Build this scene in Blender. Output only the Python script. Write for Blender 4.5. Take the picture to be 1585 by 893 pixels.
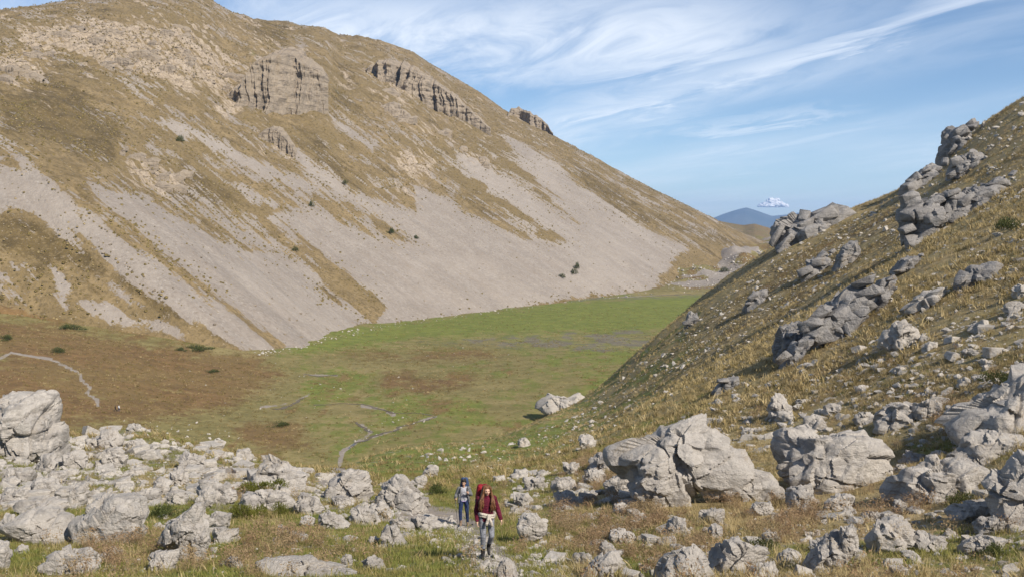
import bpy, bmesh, math, random
import numpy as np
from mathutils import Vector, Matrix

scene = bpy.context.scene
for o in list(bpy.data.objects):
    bpy.data.objects.remove(o)

# ------------------------------------------------------------------ camera
F, CX, CY, YH = 1541.0, 792.5, 446.5, 350.0      # photo pixels: focal length, centre, horizon row
PITCH = math.atan((CY - YH) / F)
cam_d = bpy.data.cameras.new('camera')
cam_d.sensor_width = 36.0
cam_d.lens = 36.0 * F / 1585.0
cam_d.clip_start = 0.1
cam_d.clip_end = 60000.0
cam = bpy.data.objects.new('camera', cam_d)
scene.collection.objects.link(cam)
cam.location = (0, 0, 0)
cam.rotation_euler = (math.pi / 2 - PITCH, 0, 0)
scene.camera = cam

# ------------------------------------------------------------------ world, sun, exposure
SUN_AZ = math.radians(139.0)        # from +Y (view direction) clockwise towards +X: sun behind right
SUN_EL = math.radians(39.0)
scene.view_settings.view_transform = 'Standard'
scene.view_settings.look = 'None'
scene.view_settings.gamma = 1.0
scene.view_settings.use_curve_mapping = False
scene.view_settings.exposure = 0.45

world = bpy.data.worlds.new('World')
scene.world = world
world.use_nodes = True
world.cycles.sampling_method = 'NONE'
scene.cycles.max_bounces = 4
scene.cycles.diffuse_bounces = 2
scene.cycles.transparent_max_bounces = 4


def setup_world():
    nt = world.node_tree
    N, L = nt.nodes, nt.links
    N.clear()

    def node(t, **kw):
        n = N.new(t)
        for k, v in kw.items():
            setattr(n, k, v)
        return n

    def m(op, a, b=None, c=None, clamp=False):
        n = node('ShaderNodeMath', operation=op, use_clamp=clamp)
        for i, v in enumerate((a, b, c)):
            if v is None:
                continue
            if isinstance(v, (int, float)):
                n.inputs[i].default_value = v
            else:
                L.new(v, n.inputs[i])
        return n.outputs[0]

    def sstep(v, lo, hi):
        n = node('ShaderNodeMapRange', interpolation_type='SMOOTHSTEP')
        L.new(v, n.inputs['Value'])
        n.inputs['From Min'].default_value = lo
        n.inputs['From Max'].default_value = hi
        return n.outputs['Result']

    out = node('ShaderNodeOutputWorld')
    bg = node('ShaderNodeBackground')
    bg.inputs['Strength'].default_value = 0.076
    sky = node('ShaderNodeTexSky', sky_type='NISHITA')
    sky.sun_disc = False
    sky.sun_elevation = SUN_EL
    sky.sun_rotation = SUN_AZ
    sky.altitude = 1900
    sky.air_density = 1.0
    sky.dust_density = 0.5
    sky.ozone_density = 2.0
    tc = node('ShaderNodeTexCoord')
    nrm = node('ShaderNodeVectorMath', operation='NORMALIZE')
    L.new(tc.outputs['Generated'], nrm.inputs[0])
    sep = node('ShaderNodeSeparateXYZ')
    L.new(nrm.outputs[0], sep.inputs[0])
    x, y, z = sep.outputs
    # cirrus on a high layer: coordinates on the cloud plane
    zz = m('ADD', m('MAXIMUM', z, 0.0), 0.10)
    qx = m('DIVIDE', x, zz)
    qy = m('DIVIDE', y, zz)
    # streaks run up to the right as seen, from far left to near right on the layer
    ca, sa = math.cos(math.radians(62)), math.sin(math.radians(62))
    al = m('SUBTRACT', m('MULTIPLY', qx, ca), m('MULTIPLY', qy, sa))   # along
    ac = m('ADD', m('MULTIPLY', qx, sa), m('MULTIPLY', qy, ca))        # across

    def noise(sx, sy, ox, det=7, rough=0.55, dist=0.0):
        c = node('ShaderNodeCombineXYZ')
        L.new(m('MULTIPLY_ADD', al, sx, ox), c.inputs[0])
        L.new(m('MULTIPLY_ADD', ac, sy, ox * 1.7), c.inputs[1])
        n = node('ShaderNodeTexNoise')
        n.inputs['Scale'].default_value = 1.0
        n.inputs['Detail'].default_value = det
        n.inputs['Roughness'].default_value = rough
        n.inputs['Distortion'].default_value = dist
        L.new(c.outputs[0], n.inputs['Vector'])
        return n.outputs['Fac']

    big = noise(0.32, 0.75, 4.3, 2, 0.5, 0.0)
    fil = noise(1.3, 3.6, 11.2, 8, 0.64, 1.3)
    # bands of cirrus, placed as directions: azimuth and elevation in radians
    az = m('ARCTAN2', x, y)
    el = m('ARCSINE', z)

    wob = m('MULTIPLY_ADD', fil, 0.05, -0.025)

    def band(a0, e0, a1, e1, w0, w1, soft0=0.06, soft1=0.08):
        # soft-edged streak from (a0,e0) to (a1,e1), half width w0 -> w1
        ln = math.hypot(a1 - a0, e1 - e0)
        dx, dy = (a1 - a0) / ln, (e1 - e0) / ln
        ra = m('SUBTRACT', az, a0)
        re = m('SUBTRACT', el, e0)
        s = m('MULTIPLY_ADD', ra, dx, m('MULTIPLY', re, dy))
        n = m('ADD', m('MULTIPLY_ADD', ra, -dy, m('MULTIPLY', re, dx)), wob)
        w = m('MULTIPLY_ADD', m('DIVIDE', s, ln, clamp=True), w1 - w0, w0)
        r = m('DIVIDE', m('ABSOLUTE', n), w)
        core = m('SUBTRACT', 1.0, sstep(r, 0.0, 1.6))
        ends = m('MULTIPLY', sstep(s, -soft0, soft0), m('SUBTRACT', 1.0, sstep(s, ln - soft1, ln + soft1)))
        return m('MULTIPLY', core, ends)

    def ang(px, py):
        return math.atan((px - CX) / F), math.atan((YH - py) / F)

    def bpx(p, q, w0, w1, s0=0.06, s1=0.08):
        a0, e0 = ang(*p)
        a1, e1 = ang(*q)
        return band(a0, e0, a1, e1, w0 / F, w1 / F, s0, s1)

    cl = m('MULTIPLY', bpx((380, 50), (1200, 62), 66, 84, 0.10, 0.12), 0.86)     # broad veil
    cl = m('MAXIMUM', cl, m('MULTIPLY', bpx((900, 185), (1420, 55), 40, 14, 0.10, 0.05), 0.78))
    cl = m('MAXIMUM', cl, m('MULTIPLY', bpx((1330, 70), (1640, -10), 20, 16, 0.05, 0.05), 0.58))
    cl = m('MAXIMUM', cl, m('MULTIPLY', bpx((835, 193), (1085, 152), 13, 14, 0.03, 0.04), 0.85))
    cl = m('MAXIMUM', cl, m('MULTIPLY', bpx((930, 118), (1045, 132), 6, 8, 0.03, 0.02), 0.65))
    cl = m('MAXIMUM', cl, m('MULTIPLY', bpx((1040, 212), (1300, 180), 9, 9, 0.04, 0.05), 0.55))
    cl = m('MAXIMUM', cl, m('MULTIPLY', bpx((900, 225), (1130, 160), 30, 22, 0.06, 0.05), 0.42))
    cl = m('MAXIMUM', cl, m('MULTIPLY', bpx((1340, 95), (1420, 78), 6, 6, 0.02, 0.02), 0.40))
    cl = m('MAXIMUM', cl, m('MULTIPLY', bpx((1070, 275), (1250, 240), 14, 12, 0.05, 0.05), 0.30))
    # the same kind of cirrus goes on over the whole sky
    gen = m('MULTIPLY', sstep(big, 0.36, 0.66), 0.62)
    cl = m('MAXIMUM', cl, gen)
    tex = m('MULTIPLY_ADD', sstep(fil, 0.25, 0.70), 0.62, 0.34)
    fac = m('MULTIPLY', cl, tex, clamp=True)
    # thin bright haze towards the horizon
    hz = m('MULTIPLY', m('SUBTRACT', 1.0, sstep(el, 0.0, 0.19)), 0.20)
    fac = m('MAXIMUM', fac, m('ADD', m('MULTIPLY', fac, 0.6), hz))
    mix = node('ShaderNodeMix', data_type='RGBA')
    L.new(fac, mix.inputs[0])
    tint = node('ShaderNodeMix', data_type='RGBA', blend_type='MULTIPLY')
    tint.inputs[0].default_value = 1.0
    tint.inputs[7].default_value = (0.86, 1.02, 1.14, 1)
    L.new(sky.outputs[0], tint.inputs[6])
    L.new(tint.outputs[2], mix.inputs[6])
    mix.inputs[7].default_value = (10.2, 10.8, 11.6, 1)
    L.new(mix.outputs[2], bg.inputs['Color'])
    L.new(bg.outputs[0], out.inputs['Surface'])


setup_world()

sun_d = bpy.data.lights.new('sun', 'SUN')
sun_d.energy = 5.0
sun_d.angle = math.radians(0.6)
sun_d.color = (1.0, 0.915, 0.80)
sun = bpy.data.objects.new('sun', sun_d)
scene.collection.objects.link(sun)
SUN_DIR = Vector((math.sin(SUN_AZ) * math.cos(SUN_EL), math.cos(SUN_AZ) * math.cos(SUN_EL), math.sin(SUN_EL)))
sun.rotation_euler = SUN_DIR.to_track_quat('Z', 'Y').to_euler()

# ------------------------------------------------------------------ numeric helpers
rng = np.random.default_rng(11)


def ray(px, py):
    """photo pixel -> (X/Y, Z/Y)"""
    px = np.asarray(px, float); py = np.asarray(py, float)
    a = (px - CX) / F
    b = (CY - py) / F
    yy = math.cos(PITCH) + b * math.sin(PITCH)
    zz = -math.sin(PITCH) + b * math.cos(PITCH)
    return a / yy, zz / yy


def proj(X, Y, Z):
    d = Y * math.cos(PITCH) - Z * math.sin(PITCH)
    up = Y * math.sin(PITCH) + Z * math.cos(PITCH)
    d = np.maximum(d, 0.05)
    return CX + F * X / d, CY - F * up / d


def sst(x, lo, hi):
    t = np.clip((x - lo) / (hi - lo), 0, 1)
    return t * t * (3 - 2 * t)


def _hash(ix, iy, iz, seed):
    h = (ix * 374761393 + iy * 668265263 + iz * 2147483647 + seed * 1442695041) & 0xFFFFFFFF
    h = ((h ^ (h >> 13)) * 1274126177) & 0xFFFFFFFF
    h = ((h ^ (h >> 16)) * 2246822519) & 0xFFFFFFFF
    h = h ^ (h >> 15)
    return (h & 0xFFFFFF) / float(0xFFFFFF)


def vn2(x, y, seed=0):
    x = np.asarray(x, float); y = np.asarray(y, float)
    x, y = np.broadcast_arrays(x, y)
    fx = np.floor(x); fy = np.floor(y)
    ix = fx.astype(np.int64); iy = fy.astype(np.int64)
    u = x - fx; v = y - fy
    u = u * u * u * (u * (u * 6 - 15) + 10); v = v * v * v * (v * (v * 6 - 15) + 10)
    a = _hash(ix, iy, 0, seed); b = _hash(ix + 1, iy, 0, seed)
    c = _hash(ix, iy + 1, 0, seed); d = _hash(ix + 1, iy + 1, 0, seed)
    return ((a * (1 - u) + b * u) * (1 - v) + (c * (1 - u) + d * u) * v) * 2 - 1


def fbm2(x, y, octv=4, seed=0, gain=0.5):
    r = 0; a = 1.0; n = 0
    for i in range(octv):
        r = r + a * vn2(x * 2.03 ** i + i * 17.3, y * 2.03 ** i - i * 9.1, seed + i)
        n += a; a *= gain
    return r / n


def ridg2(x, y, octv=4, seed=0, gain=0.5):
    r = 0; a = 1.0; n = 0
    for i in range(octv):
        r = r + a * (1 - 2 * np.abs(vn2(x * 2.03 ** i + i * 7.7, y * 2.03 ** i - i * 3.1, seed + i)))
        n += a; a *= gain
    return r / n


def vn3(p, seed=0):
    f = np.floor(p)
    i = f.astype(np.int64)
    w = p - f
    w = w * w * (3 - 2 * w)
    u, v, t = w[:, 0], w[:, 1], w[:, 2]
    r = 0
    for dz in (0, 1):
        wz = t if dz else 1 - t
        for dy in (0, 1):
            wy = v if dy else 1 - v
            a = _hash(i[:, 0], i[:, 1] + dy, i[:, 2] + dz, seed)
            b = _hash(i[:, 0] + 1, i[:, 1] + dy, i[:, 2] + dz, seed)
            r = r + (a * (1 - u) + b * u) * wy * wz
    return r * 2 - 1


def fbm3(p, octv=4, seed=0, gain=0.5):
    r = 0; a = 1.0; n = 0
    for k in range(octv):
        r = r + a * vn3(p * 2.03 ** k + k * 11.7, seed + k)
        n += a; a *= gain
    return r / n


def poly_mask(px, py, poly, soft=6.0):
    """1 inside the polygon, soft edge of +-soft"""
    P = np.asarray(poly, float)
    out = np.zeros(px.shape)
    lo = P.min(0) - soft * 2; hi = P.max(0) + soft * 2
    sel = (px > lo[0]) & (px < hi[0]) & (py > lo[1]) & (py < hi[1])
    if not sel.any():
        return out
    x = px[sel]; y = py[sel]
    ins = np.zeros(x.shape, bool)
    dmin = np.full(x.shape, 1e9)
    n = len(P)
    for i in range(n):
        x0, y0 = P[i]; x1, y1 = P[(i + 1) % n]
        c = ((y0 > y) != (y1 > y))
        if y1 != y0:
            ins ^= c & (x < (x1 - x0) * (y - y0) / (y1 - y0) + x0)
        ex, ey = x1 - x0, y1 - y0
        L2 = ex * ex + ey * ey + 1e-9
        t = np.clip(((x - x0) * ex + (y - y0) * ey) / L2, 0, 1)
        dmin = np.minimum(dmin, np.hypot(x - x0 - t * ex, y - y0 - t * ey))
    sd = np.where(ins, dmin, -dmin)
    out[sel] = sst(sd, -soft, soft)
    return out


def line_mask(px, py, pts, w, soft):
    P = np.asarray(pts, float)
    dmin = np.full(px.shape, 1e9)
    for i in range(len(P) - 1):
        x0, y0 = P[i]; x1, y1 = P[i + 1]
        ex, ey = x1 - x0, y1 - y0
        L2 = ex * ex + ey * ey + 1e-9
        t = np.clip(((px - x0) * ex + (py - y0) * ey) / L2, 0, 1)
        dmin = np.minimum(dmin, np.hypot(px - x0 - t * ex, (py - y0 - t * ey) * 1.5))
    return 1 - sst(dmin, w - soft, w + soft)


def grid_mesh(name, X, Y, Z, mat, attrs=None, smooth=True):
    r, c = X.shape
    me = bpy.data.meshes.new(name)
    nv = r * c
    me.vertices.add(nv)
    co = np.stack([X, Y, Z], -1).reshape(-1, 3).astype(np.float32)
    me.vertices.foreach_set('co', co.ravel())
    idx = np.arange(nv).reshape(r, c)
    q = np.stack([idx[:-1, :-1], idx[:-1, 1:], idx[1:, 1:], idx[1:, :-1]], -1).reshape(-1, 4)
    nf = len(q)
    me.loops.add(nf * 4)
    me.loops.foreach_set('vertex_index', q.ravel().astype(np.int32))
    me.polygons.add(nf)
    me.polygons.foreach_set('loop_start', (np.arange(nf) * 4).astype(np.int32))
    me.polygons.foreach_set('use_smooth', np.full(nf, smooth))
    me.update(calc_edges=True)
    for k, v in (attrs or {}).items():
        a = me.attributes.new(k, 'FLOAT', 'POINT')
        a.data.foreach_set('value', v.ravel().astype(np.float32))
    me.materials.append(mat)
    o = bpy.data.objects.new(name, me)
    scene.collection.objects.link(o)
    return o


def tri_mesh(name, V, T, mat=None, smooth=True, attrs=None):
    me = bpy.data.meshes.new(name)
    V = np.asarray(V, np.float32); T = np.asarray(T, np.int32)
    k = T.shape[1]
    me.vertices.add(len(V)); me.vertices.foreach_set('co', V.ravel())
    me.loops.add(len(T) * k); me.loops.foreach_set('vertex_index', T.ravel())
    me.polygons.add(len(T))
    me.polygons.foreach_set('loop_start', (np.arange(len(T)) * k).astype(np.int32))
    me.polygons.foreach_set('use_smooth', np.full(len(T), smooth) if np.isscalar(smooth) else np.asarray(smooth, bool))
    me.update(calc_edges=True)
    for kk, v in (attrs or {}).items():
        a = me.attributes.new(kk, 'FLOAT', 'POINT')
        a.data.foreach_set('value', np.asarray(v).ravel().astype(np.float32))
    if mat:
        me.materials.append(mat)
    return me


def link(me_or_none, name, parent=None, loc=None):
    o = bpy.data.objects.new(name, me_or_none)
    scene.collection.objects.link(o)
    if parent is not None:
        o.parent = parent
    if loc is not None:
        o.location = loc
    return o


def tag(o, label=None, cat=None, group=None, kind=None):
    if label: o['label'] = label
    if cat: o['category'] = cat
    if group: o['group'] = group
    if kind: o['kind'] = kind
    return o
# ------------------------------------------------------------------ materials


class NT:
    """small helper round a material's node tree"""

    def __init__(self, name):
        self.mat = bpy.data.materials.new(name)
        self.mat.use_nodes = True
        self.nt = self.mat.node_tree
        self.nt.nodes.clear()
        self.out = self.n('ShaderNodeOutputMaterial')
        self.bsdf = self.n('ShaderNodeBsdfPrincipled')
        self.bsdf.inputs['Specular IOR Level'].default_value = 0.2
        self.l(self.bsdf.outputs[0], self.out.inputs['Surface'])

    def n(self, t, **kw):
        k = self.nt.nodes.new(t)
        for a, v in kw.items():
            setattr(k, a, v)
        return k

    def l(self, a, b):
        self.nt.links.new(a, b)

    def val(self, v, sock):
        if isinstance(v, (int, float)):
            sock.default_value = v
        elif isinstance(v, tuple):
            sock.default_value = v if len(v) == 4 else (*v, 1)
        else:
            self.l(v, sock)

    def m(self, op, a, b=None, c=None, clamp=False):
        k = self.n('ShaderNodeMath', operation=op, use_clamp=clamp)
        for i, v in enumerate((a, b, c)):
            if v is not None:
                self.val(v, k.inputs[i])
        return k.outputs[0]

    def mr(self, v, lo, hi, a=0.0, b=1.0, smooth=True):
        k = self.n('ShaderNodeMapRange', interpolation_type='SMOOTHSTEP' if smooth else 'LINEAR')
        self.val(v, k.inputs['Value'])
        for nm, w in (('From Min', lo), ('From Max', hi), ('To Min', a), ('To Max', b)):
            k.inputs[nm].default_value = w
        return k.outputs['Result']

    def mix(self, f, a, b, mode='MIX'):
        k = self.n('ShaderNodeMix', data_type='RGBA', blend_type=mode)
        self.val(f, k.inputs[0]); self.val(a, k.inputs[6]); self.val(b, k.inputs[7])
        return k.outputs[2]

    def pos(self):
        return self.n('ShaderNodeNewGeometry').outputs['Position']

    def obj(self):
        return self.n('ShaderNodeTexCoord').outputs['Object']

    def attr(self, name):
        return self.n('ShaderNodeAttribute', attribute_name=name).outputs['Fac']

    def scale(self, v, s, off=(0, 0, 0)):
        k = self.n('ShaderNodeMapping')
        self.l(v, k.inputs['Vector'])
        k.inputs['Scale'].default_value = s if isinstance(s, tuple) else (s, s, s)
        k.inputs['Location'].default_value = off
        return k.outputs[0]

    def noise(self, v, s, det=5, rough=0.55, dist=0.0, col=False):
        k = self.n('ShaderNodeTexNoise')
        self.l(v, k.inputs['Vector'])
        k.inputs['Scale'].default_value = s
        k.inputs['Detail'].default_value = det
        k.inputs['Roughness'].default_value = rough
        k.inputs['Distortion'].default_value = dist
        return k.outputs['Color' if col else 'Fac']

    def voro(self, v, s, feat='F1', rnd=1.0, out='Distance'):
        k = self.n('ShaderNodeTexVoronoi', feature=feat)
        self.l(v, k.inputs['Vector'])
        k.inputs['Scale'].default_value = s
        k.inputs['Randomness'].default_value = rnd
        return k.outputs[out]

    def bump(self, h, dist, strength=1.0, prev=None):
        k = self.n('ShaderNodeBump')
        k.inputs['Strength'].default_value = strength
        k.inputs['Distance'].default_value = dist
        self.l(h, k.inputs['Height'])
        if prev is not None:
            self.l(prev, k.inputs['Normal'])
        return k.outputs[0]

    def done(self, col, rough=0.9, normal=None):
        self.val(col, self.bsdf.inputs['Base Color'])
        self.val(rough, self.bsdf.inputs['Roughness'])
        if normal is not None:
            self.l(normal, self.bsdf.inputs['Normal'])
        return self.mat


def mat_terrain(name, lo, hi, stone, far=False, damp=False):
    """grass, scree, rock and soil mixed by the zone attributes; lo..hi: coarsest and finest noise scales"""
    k = NT(name)
    p = k.pos()
    n1 = k.noise(p, lo, 3, 0.6)
    n2 = k.noise(p, lo * 7, 6, 0.68)
    n3 = k.noise(p, hi, 3, 0.7)
    vor = k.voro(p, stone)
    # dry grass: straw to olive brown
    if far:
        gold = k.mix(k.mr(n2, 0.35, 0.66), (0.222, 0.164, 0.086), (0.136, 0.099, 0.048))
        gold = k.mix(k.mr(n1, 0.42, 0.62), gold, (0.164, 0.121, 0.058))
        gold = k.mix(k.mr(n3, 0.46, 0.66, 0, 0.75), gold, (0.084, 0.064, 0.031))
        gold = k.mix(k.mr(vor, 0.02, 0.16, 0.65, 0.0), gold, (0.34, 0.30, 0.245))
    else:
        gold = k.mix(k.mr(n2, 0.35, 0.68), (0.340, 0.258, 0.134), (0.215, 0.162, 0.078))
        gold = k.mix(k.mr(n1, 0.42, 0.62), gold, (0.260, 0.210, 0.100))
        gold = k.mix(k.mr(n3, 0.50, 0.72, 0, 0.60), gold, (0.125, 0.088, 0.038))
    if damp:
        gold = k.mix(k.mr(n2, 0.35, 0.65), (0.205, 0.172, 0.070), (0.138, 0.120, 0.045))
        gold = k.mix(k.mr(n3, 0.45, 0.7, 0, 0.6), gold, (0.100, 0.085, 0.034))
        gold = k.mix(k.mr(n1, 0.50, 0.66, 0, 0.6), gold, (0.250, 0.200, 0.092))
    brown = k.mix(k.mr(n2, 0.35, 0.65), (0.190, 0.116, 0.050), (0.112, 0.070, 0.030))
    brown = k.mix(k.mr(n1, 0.40, 0.60, 0, 0.6), brown, (0.165, 0.118, 0.048))
    brown = k.mix(k.mr(n3, 0.45, 0.75, 0, 0.60), brown, (0.085, 0.058, 0.028))
    green = k.mix(k.mr(n2, 0.35, 0.65), (0.158, 0.180, 0.036), (0.104, 0.130, 0.025))
    green = k.mix(k.mr(n3, 0.45, 0.75, 0, 0.6), green, (0.165, 0.130, 0.055))
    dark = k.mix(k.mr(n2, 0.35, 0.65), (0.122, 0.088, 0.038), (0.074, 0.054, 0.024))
    if far:
        dark = k.mix(k.mr(n3, 0.50, 0.66, 0, 0.7), dark, (0.190, 0.142, 0.072))
        dark = k.mix(k.mr(vor, 0.04, 0.15, 0.75, 0.0), dark, (0.33, 0.285, 0.23))
    soil = k.mix(k.mr(n2, 0.35, 0.65), (0.175, 0.152, 0.110), (0.118, 0.105, 0.080))
    scree = k.mix(k.mr(n2, 0.3, 0.7), (0.272, 0.240, 0.208), (0.226, 0.197, 0.169))
    scree = k.mix(k.mr(n3, 0.42, 0.70, 0, 0.60), scree, (0.165, 0.138, 0.114))
    scree = k.mix(k.mr(vor, 0.05, 0.28, 0.45, 0.0), scree, (0.38, 0.345, 0.305))
    rock = k.mix(k.mr(n3, 0.3, 0.7), (0.400, 0.330, 0.250), (0.205, 0.160, 0.115))
    e = k.m('MULTIPLY_ADD', n2, 1.0, k.m('MULTIPLY_ADD', n3, 0.75, -0.875))     # ragged edges
    if far:
        # streaks down the fall line of the mountain
        mp = k.n('ShaderNodeMapping', vector_type='TEXTURE')
        k.l(p, mp.inputs['Vector'])
        mp.inputs['Rotation'].default_value = (0, 0, math.atan2(0.49, -0.872))
        mp.inputs['Scale'].default_value = (34, 4.2, 34)
        stk = k.noise(mp.outputs[0], 1.0, 4, 0.62)
        e = k.m('MULTIPLY_ADD', stk, 1.5, k.m('ADD', e, -0.75))
        scree = k.mix(k.mr(stk, 0.42, 0.62, 0, 0.40), scree, (0.215, 0.180, 0.148))
        scree = k.mix(k.mr(n1, 0.45, 0.62, 0, 0.35), scree, (0.325, 0.286, 0.246))

    def zone(a, lo_=0.34, hi_=0.66, amp=1.0):
        v = k.m('MULTIPLY_ADD', e, amp, k.attr(a))
        return k.mr(v, lo_, hi_)
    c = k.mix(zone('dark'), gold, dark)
    c = k.mix(zone('brown'), c, brown)
    c = k.mix(zone('green'), c, green)
    c = k.mix(zone('soil'), c, soil)
    zs = zone('scree', 0.42, 0.58)
    c = k.mix(zs, c, scree)
    zr = zone('rock', 0.44, 0.58, 1.2)
    c = k.mix(k.m('MULTIPLY', zr, 0.85), c, rock)
    h = k.m('ADD', k.m('MULTIPLY', n2, 1.6), k.m('MULTIPLY', n3, 0.55))
    nb = k.bump(h, 0.55 / (lo * 7) * 0.22, 0.75)
    return k.done(c, 0.95, nb)


def mat_rock(name, tint=(1, 1, 1), dark=0.0, fine=1.0, obj_rand=False):
    """weathered grey limestone: pale faces, darker stains and streaks, small pits"""
    k = NT(name)
    p = k.pos()
    n1 = k.noise(p, 0.55 * fine, 3, 0.6, 0.4)
    n2 = k.noise(p, 3.0 * fine, 7, 0.70)
    n3 = k.noise(p, 19.0 * fine, 4, 0.72)
    ps = k.scale(p, (0.5 * fine, 0.5 * fine, 2.6 * fine))
    st = k.noise(ps, 1.6, 5, 0.65, 0.5)

    def T(c):
        return tuple(a * b for a, b in zip(c, tint))
    c = k.mix(k.mr(n2, 0.34, 0.66), T((0.485, 0.450, 0.405)), T((0.345, 0.316, 0.282)))
    c = k.mix(k.mr(n1, 0.40, 0.64, 0, 0.70), c, T((0.400, 0.372, 0.340)))
    c = k.mix(k.mr(st, 0.48, 0.66, 0, 0.75), c, T((0.200, 0.184, 0.168)))
    c = k.mix(k.mr(n3, 0.50, 0.74, 0, 0.60), c, T((0.165, 0.152, 0.138)))
    c = k.mix(k.mr(n2, 0.60, 0.74, 0, 0.60), c, T((0.62, 0.595, 0.55)))
    # ochre lichen here and there
    li = k.m('MULTIPLY', k.mr(n1, 0.56, 0.66), k.mr(n3, 0.44, 0.6))
    c = k.mix(k.m('MULTIPLY', li, 0.45), c, (0.290, 0.205, 0.095))
    if dark:
        c = k.mix(dark, c, T((0.15, 0.14, 0.135)))
    if obj_rand:
        oi = k.n('ShaderNodeObjectInfo')
        c = k.mix(k.mr(oi.outputs['Random'], 0, 1, 0.0, 0.35, False), c, T((0.36, 0.33, 0.295)))
    h = k.m('ADD', k.m('MULTIPLY', n2, 1.0), k.m('MULTIPLY', n3, 0.28))
    h = k.m('ADD', h, k.m('MULTIPLY', st, 0.8))
    nb = k.bump(h, 0.17 / fine, 0.95)
    return k.done(c, 0.93, nb)


def mat_blade(name, c0, c1, c2, trans=0.25):
    """grass and leaves: colour varies from clump to clump, blades let some light through"""
    k = NT(name)
    oi = k.n('ShaderNodeObjectInfo')
    p = k.pos()
    n = k.noise(p, 0.9, 3, 0.6)
    c = k.mix(k.mr(oi.outputs['Random'], 0.1, 0.9, 0, 1, False), c0, c1)
    c = k.mix(k.mr(n, 0.42, 0.66, 0, 0.8), c, c2)
    k.done(c, 0.75)
    tr = k.n('ShaderNodeBsdfTranslucent')
    k.l(c, tr.inputs['Color'])
    mx = k.n('ShaderNodeMixShader')
    mx.inputs[0].default_value = trans
    k.l(k.bsdf.outputs[0], mx.inputs[1]); k.l(tr.outputs[0], mx.inputs[2])
    k.l(mx.outputs[0], k.out.inputs['Surface'])
    return k.mat


def mat_plain(name, col, rough=0.8, var=0.25, scale=30.0, metal=0.0, bump=0.0):
    k = NT(name)
    p = k.obj()
    n = k.noise(p, scale, 4, 0.6)
    lo = tuple(c * (1 - var) for c in col); hi = tuple(min(1, c * (1 + var)) for c in col)
    c = k.mix(k.mr(n, 0.35, 0.65), lo, hi)
    k.bsdf.inputs['Metallic'].default_value = metal
    return k.done(c, rough, k.bump(n, bump) if bump else None)


M = {
    'near': mat_terrain('hillside_ground', 0.16, 9.0, 9.0),
    'mount': mat_terrain('mountain_ground', 0.012, 0.55, 0.42, True),
    'meadow': mat_terrain('meadow_ground', 0.030, 0.9, 0.8, False, True),
    'rock': mat_rock('limestone', (1.0, 1.0, 1.0), 0.0, 1.0, True),
    'rock_small': mat_rock('limestone_rubble', (1.0, 1.0, 0.99), 0.0, 2.0, True),
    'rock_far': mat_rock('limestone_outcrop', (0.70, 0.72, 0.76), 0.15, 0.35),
    'rock_cliff': mat_rock('limestone_cliff', (0.74, 0.655, 0.545), 0.08, 0.10),
}
# ------------------------------------------------------------------ terrain shapes
# hillside (the near slope and the spur on the right): thin-plate surface through surveyed points,
# given as photo pixel + distance, or as (X/Y, distance, height)
HP = [  # (px, py, Y)
    (0, 893, 21), (200, 893, 20.5), (400, 893, 20), (600, 896, 20), (792, 900, 19.5), (1000, 897, 19.3), (1200, 893, 19), (1400, 893, 18.5), (1585, 893, 18),
    (-120, 800, 30), (0, 830, 28), (150, 838, 26.5), (300, 862, 24), (450, 850, 25.5), (600, 850, 25.5), (757, 862, 22), (690, 830, 29), (718, 815, 34.5),
    (0, 775, 36), (100, 770, 38), (300, 790, 35), (420, 800, 33), (520, 815, 31), (600, 805, 34),
    (-100, 690, 48), (0, 722, 45), (150, 722, 50), (230, 745, 45), (330, 760, 42), (430, 757, 42), (540, 771, 41), (640, 780, 41),
    (-60, 668, 66), (100, 676, 64), (205, 668, 75), (300, 688, 68), (390, 712, 60), (470, 742, 52), (560, 752, 56), (650, 745, 62), (720, 745, 58),
    (530, 726, 110), (560, 718, 120), (600, 700, 150), (640, 720, 90), (700, 702, 120), (760, 700, 110), (800, 682, 150), (750, 690, 170), (690, 690, 210), (830, 655, 228),
    (800, 760, 48), (860, 770, 42), (900, 830, 28), (1000, 790, 35), (1100, 830, 26.5), (1150, 765, 37), (1300, 820, 26), (1300, 742, 38), (1450, 790, 27), (1450, 692, 38), (1585, 750, 27), (1585, 640, 37), (1720, 600, 34), (1720, 720, 24),
    (850, 735, 55), (950, 722, 52), (1060, 715, 48), (1200, 680, 50), (1300, 640, 50), (1400, 590, 50), (1500, 540, 50), (1585, 500, 50), (1720, 430, 50),
    (850, 700, 95), (950, 665, 86), (1050, 612, 85), (1150, 560, 85), (1250, 507, 85), (1350, 452, 85), (1450, 397, 85), (1585, 330, 85), (1720, 260, 85),
    (900, 676, 130), (1000, 618, 140), (1100, 556, 140), (1200, 495, 140), (1300, 438, 140), (1400, 380, 140), (1500, 322, 135), (1585, 272, 130), (1720, 200, 128),
    (850, 645, 205), (900, 638, 200), (1000, 566, 200), (1100, 492, 200), (1200, 428, 200), (1300, 374, 200), (1400, 322, 195), (1500, 255, 190), (1585, 205, 180), (1720, 130, 175),
    (866, 632, 268), (905, 617, 280), (990, 551, 280), (1090, 466, 280), (1160, 412, 280), (1205, 382, 280), (1240, 352, 275), (1300, 330, 265), (1400, 290, 250), (1450, 258, 243), (1480, 232, 236), (1510, 202, 230), (1585, 156, 212), (1720, 90, 200),
    (1240, 395, 360), (1300, 370, 350), (1400, 332, 340), (1500, 260, 320), (1585, 215, 300), (1720, 150, 300),
    (1090, 560, 350), (990, 605, 340), (1200, 475, 380), (1400, 420, 500), (1585, 330, 500), (1720, 280, 500),
]
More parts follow.
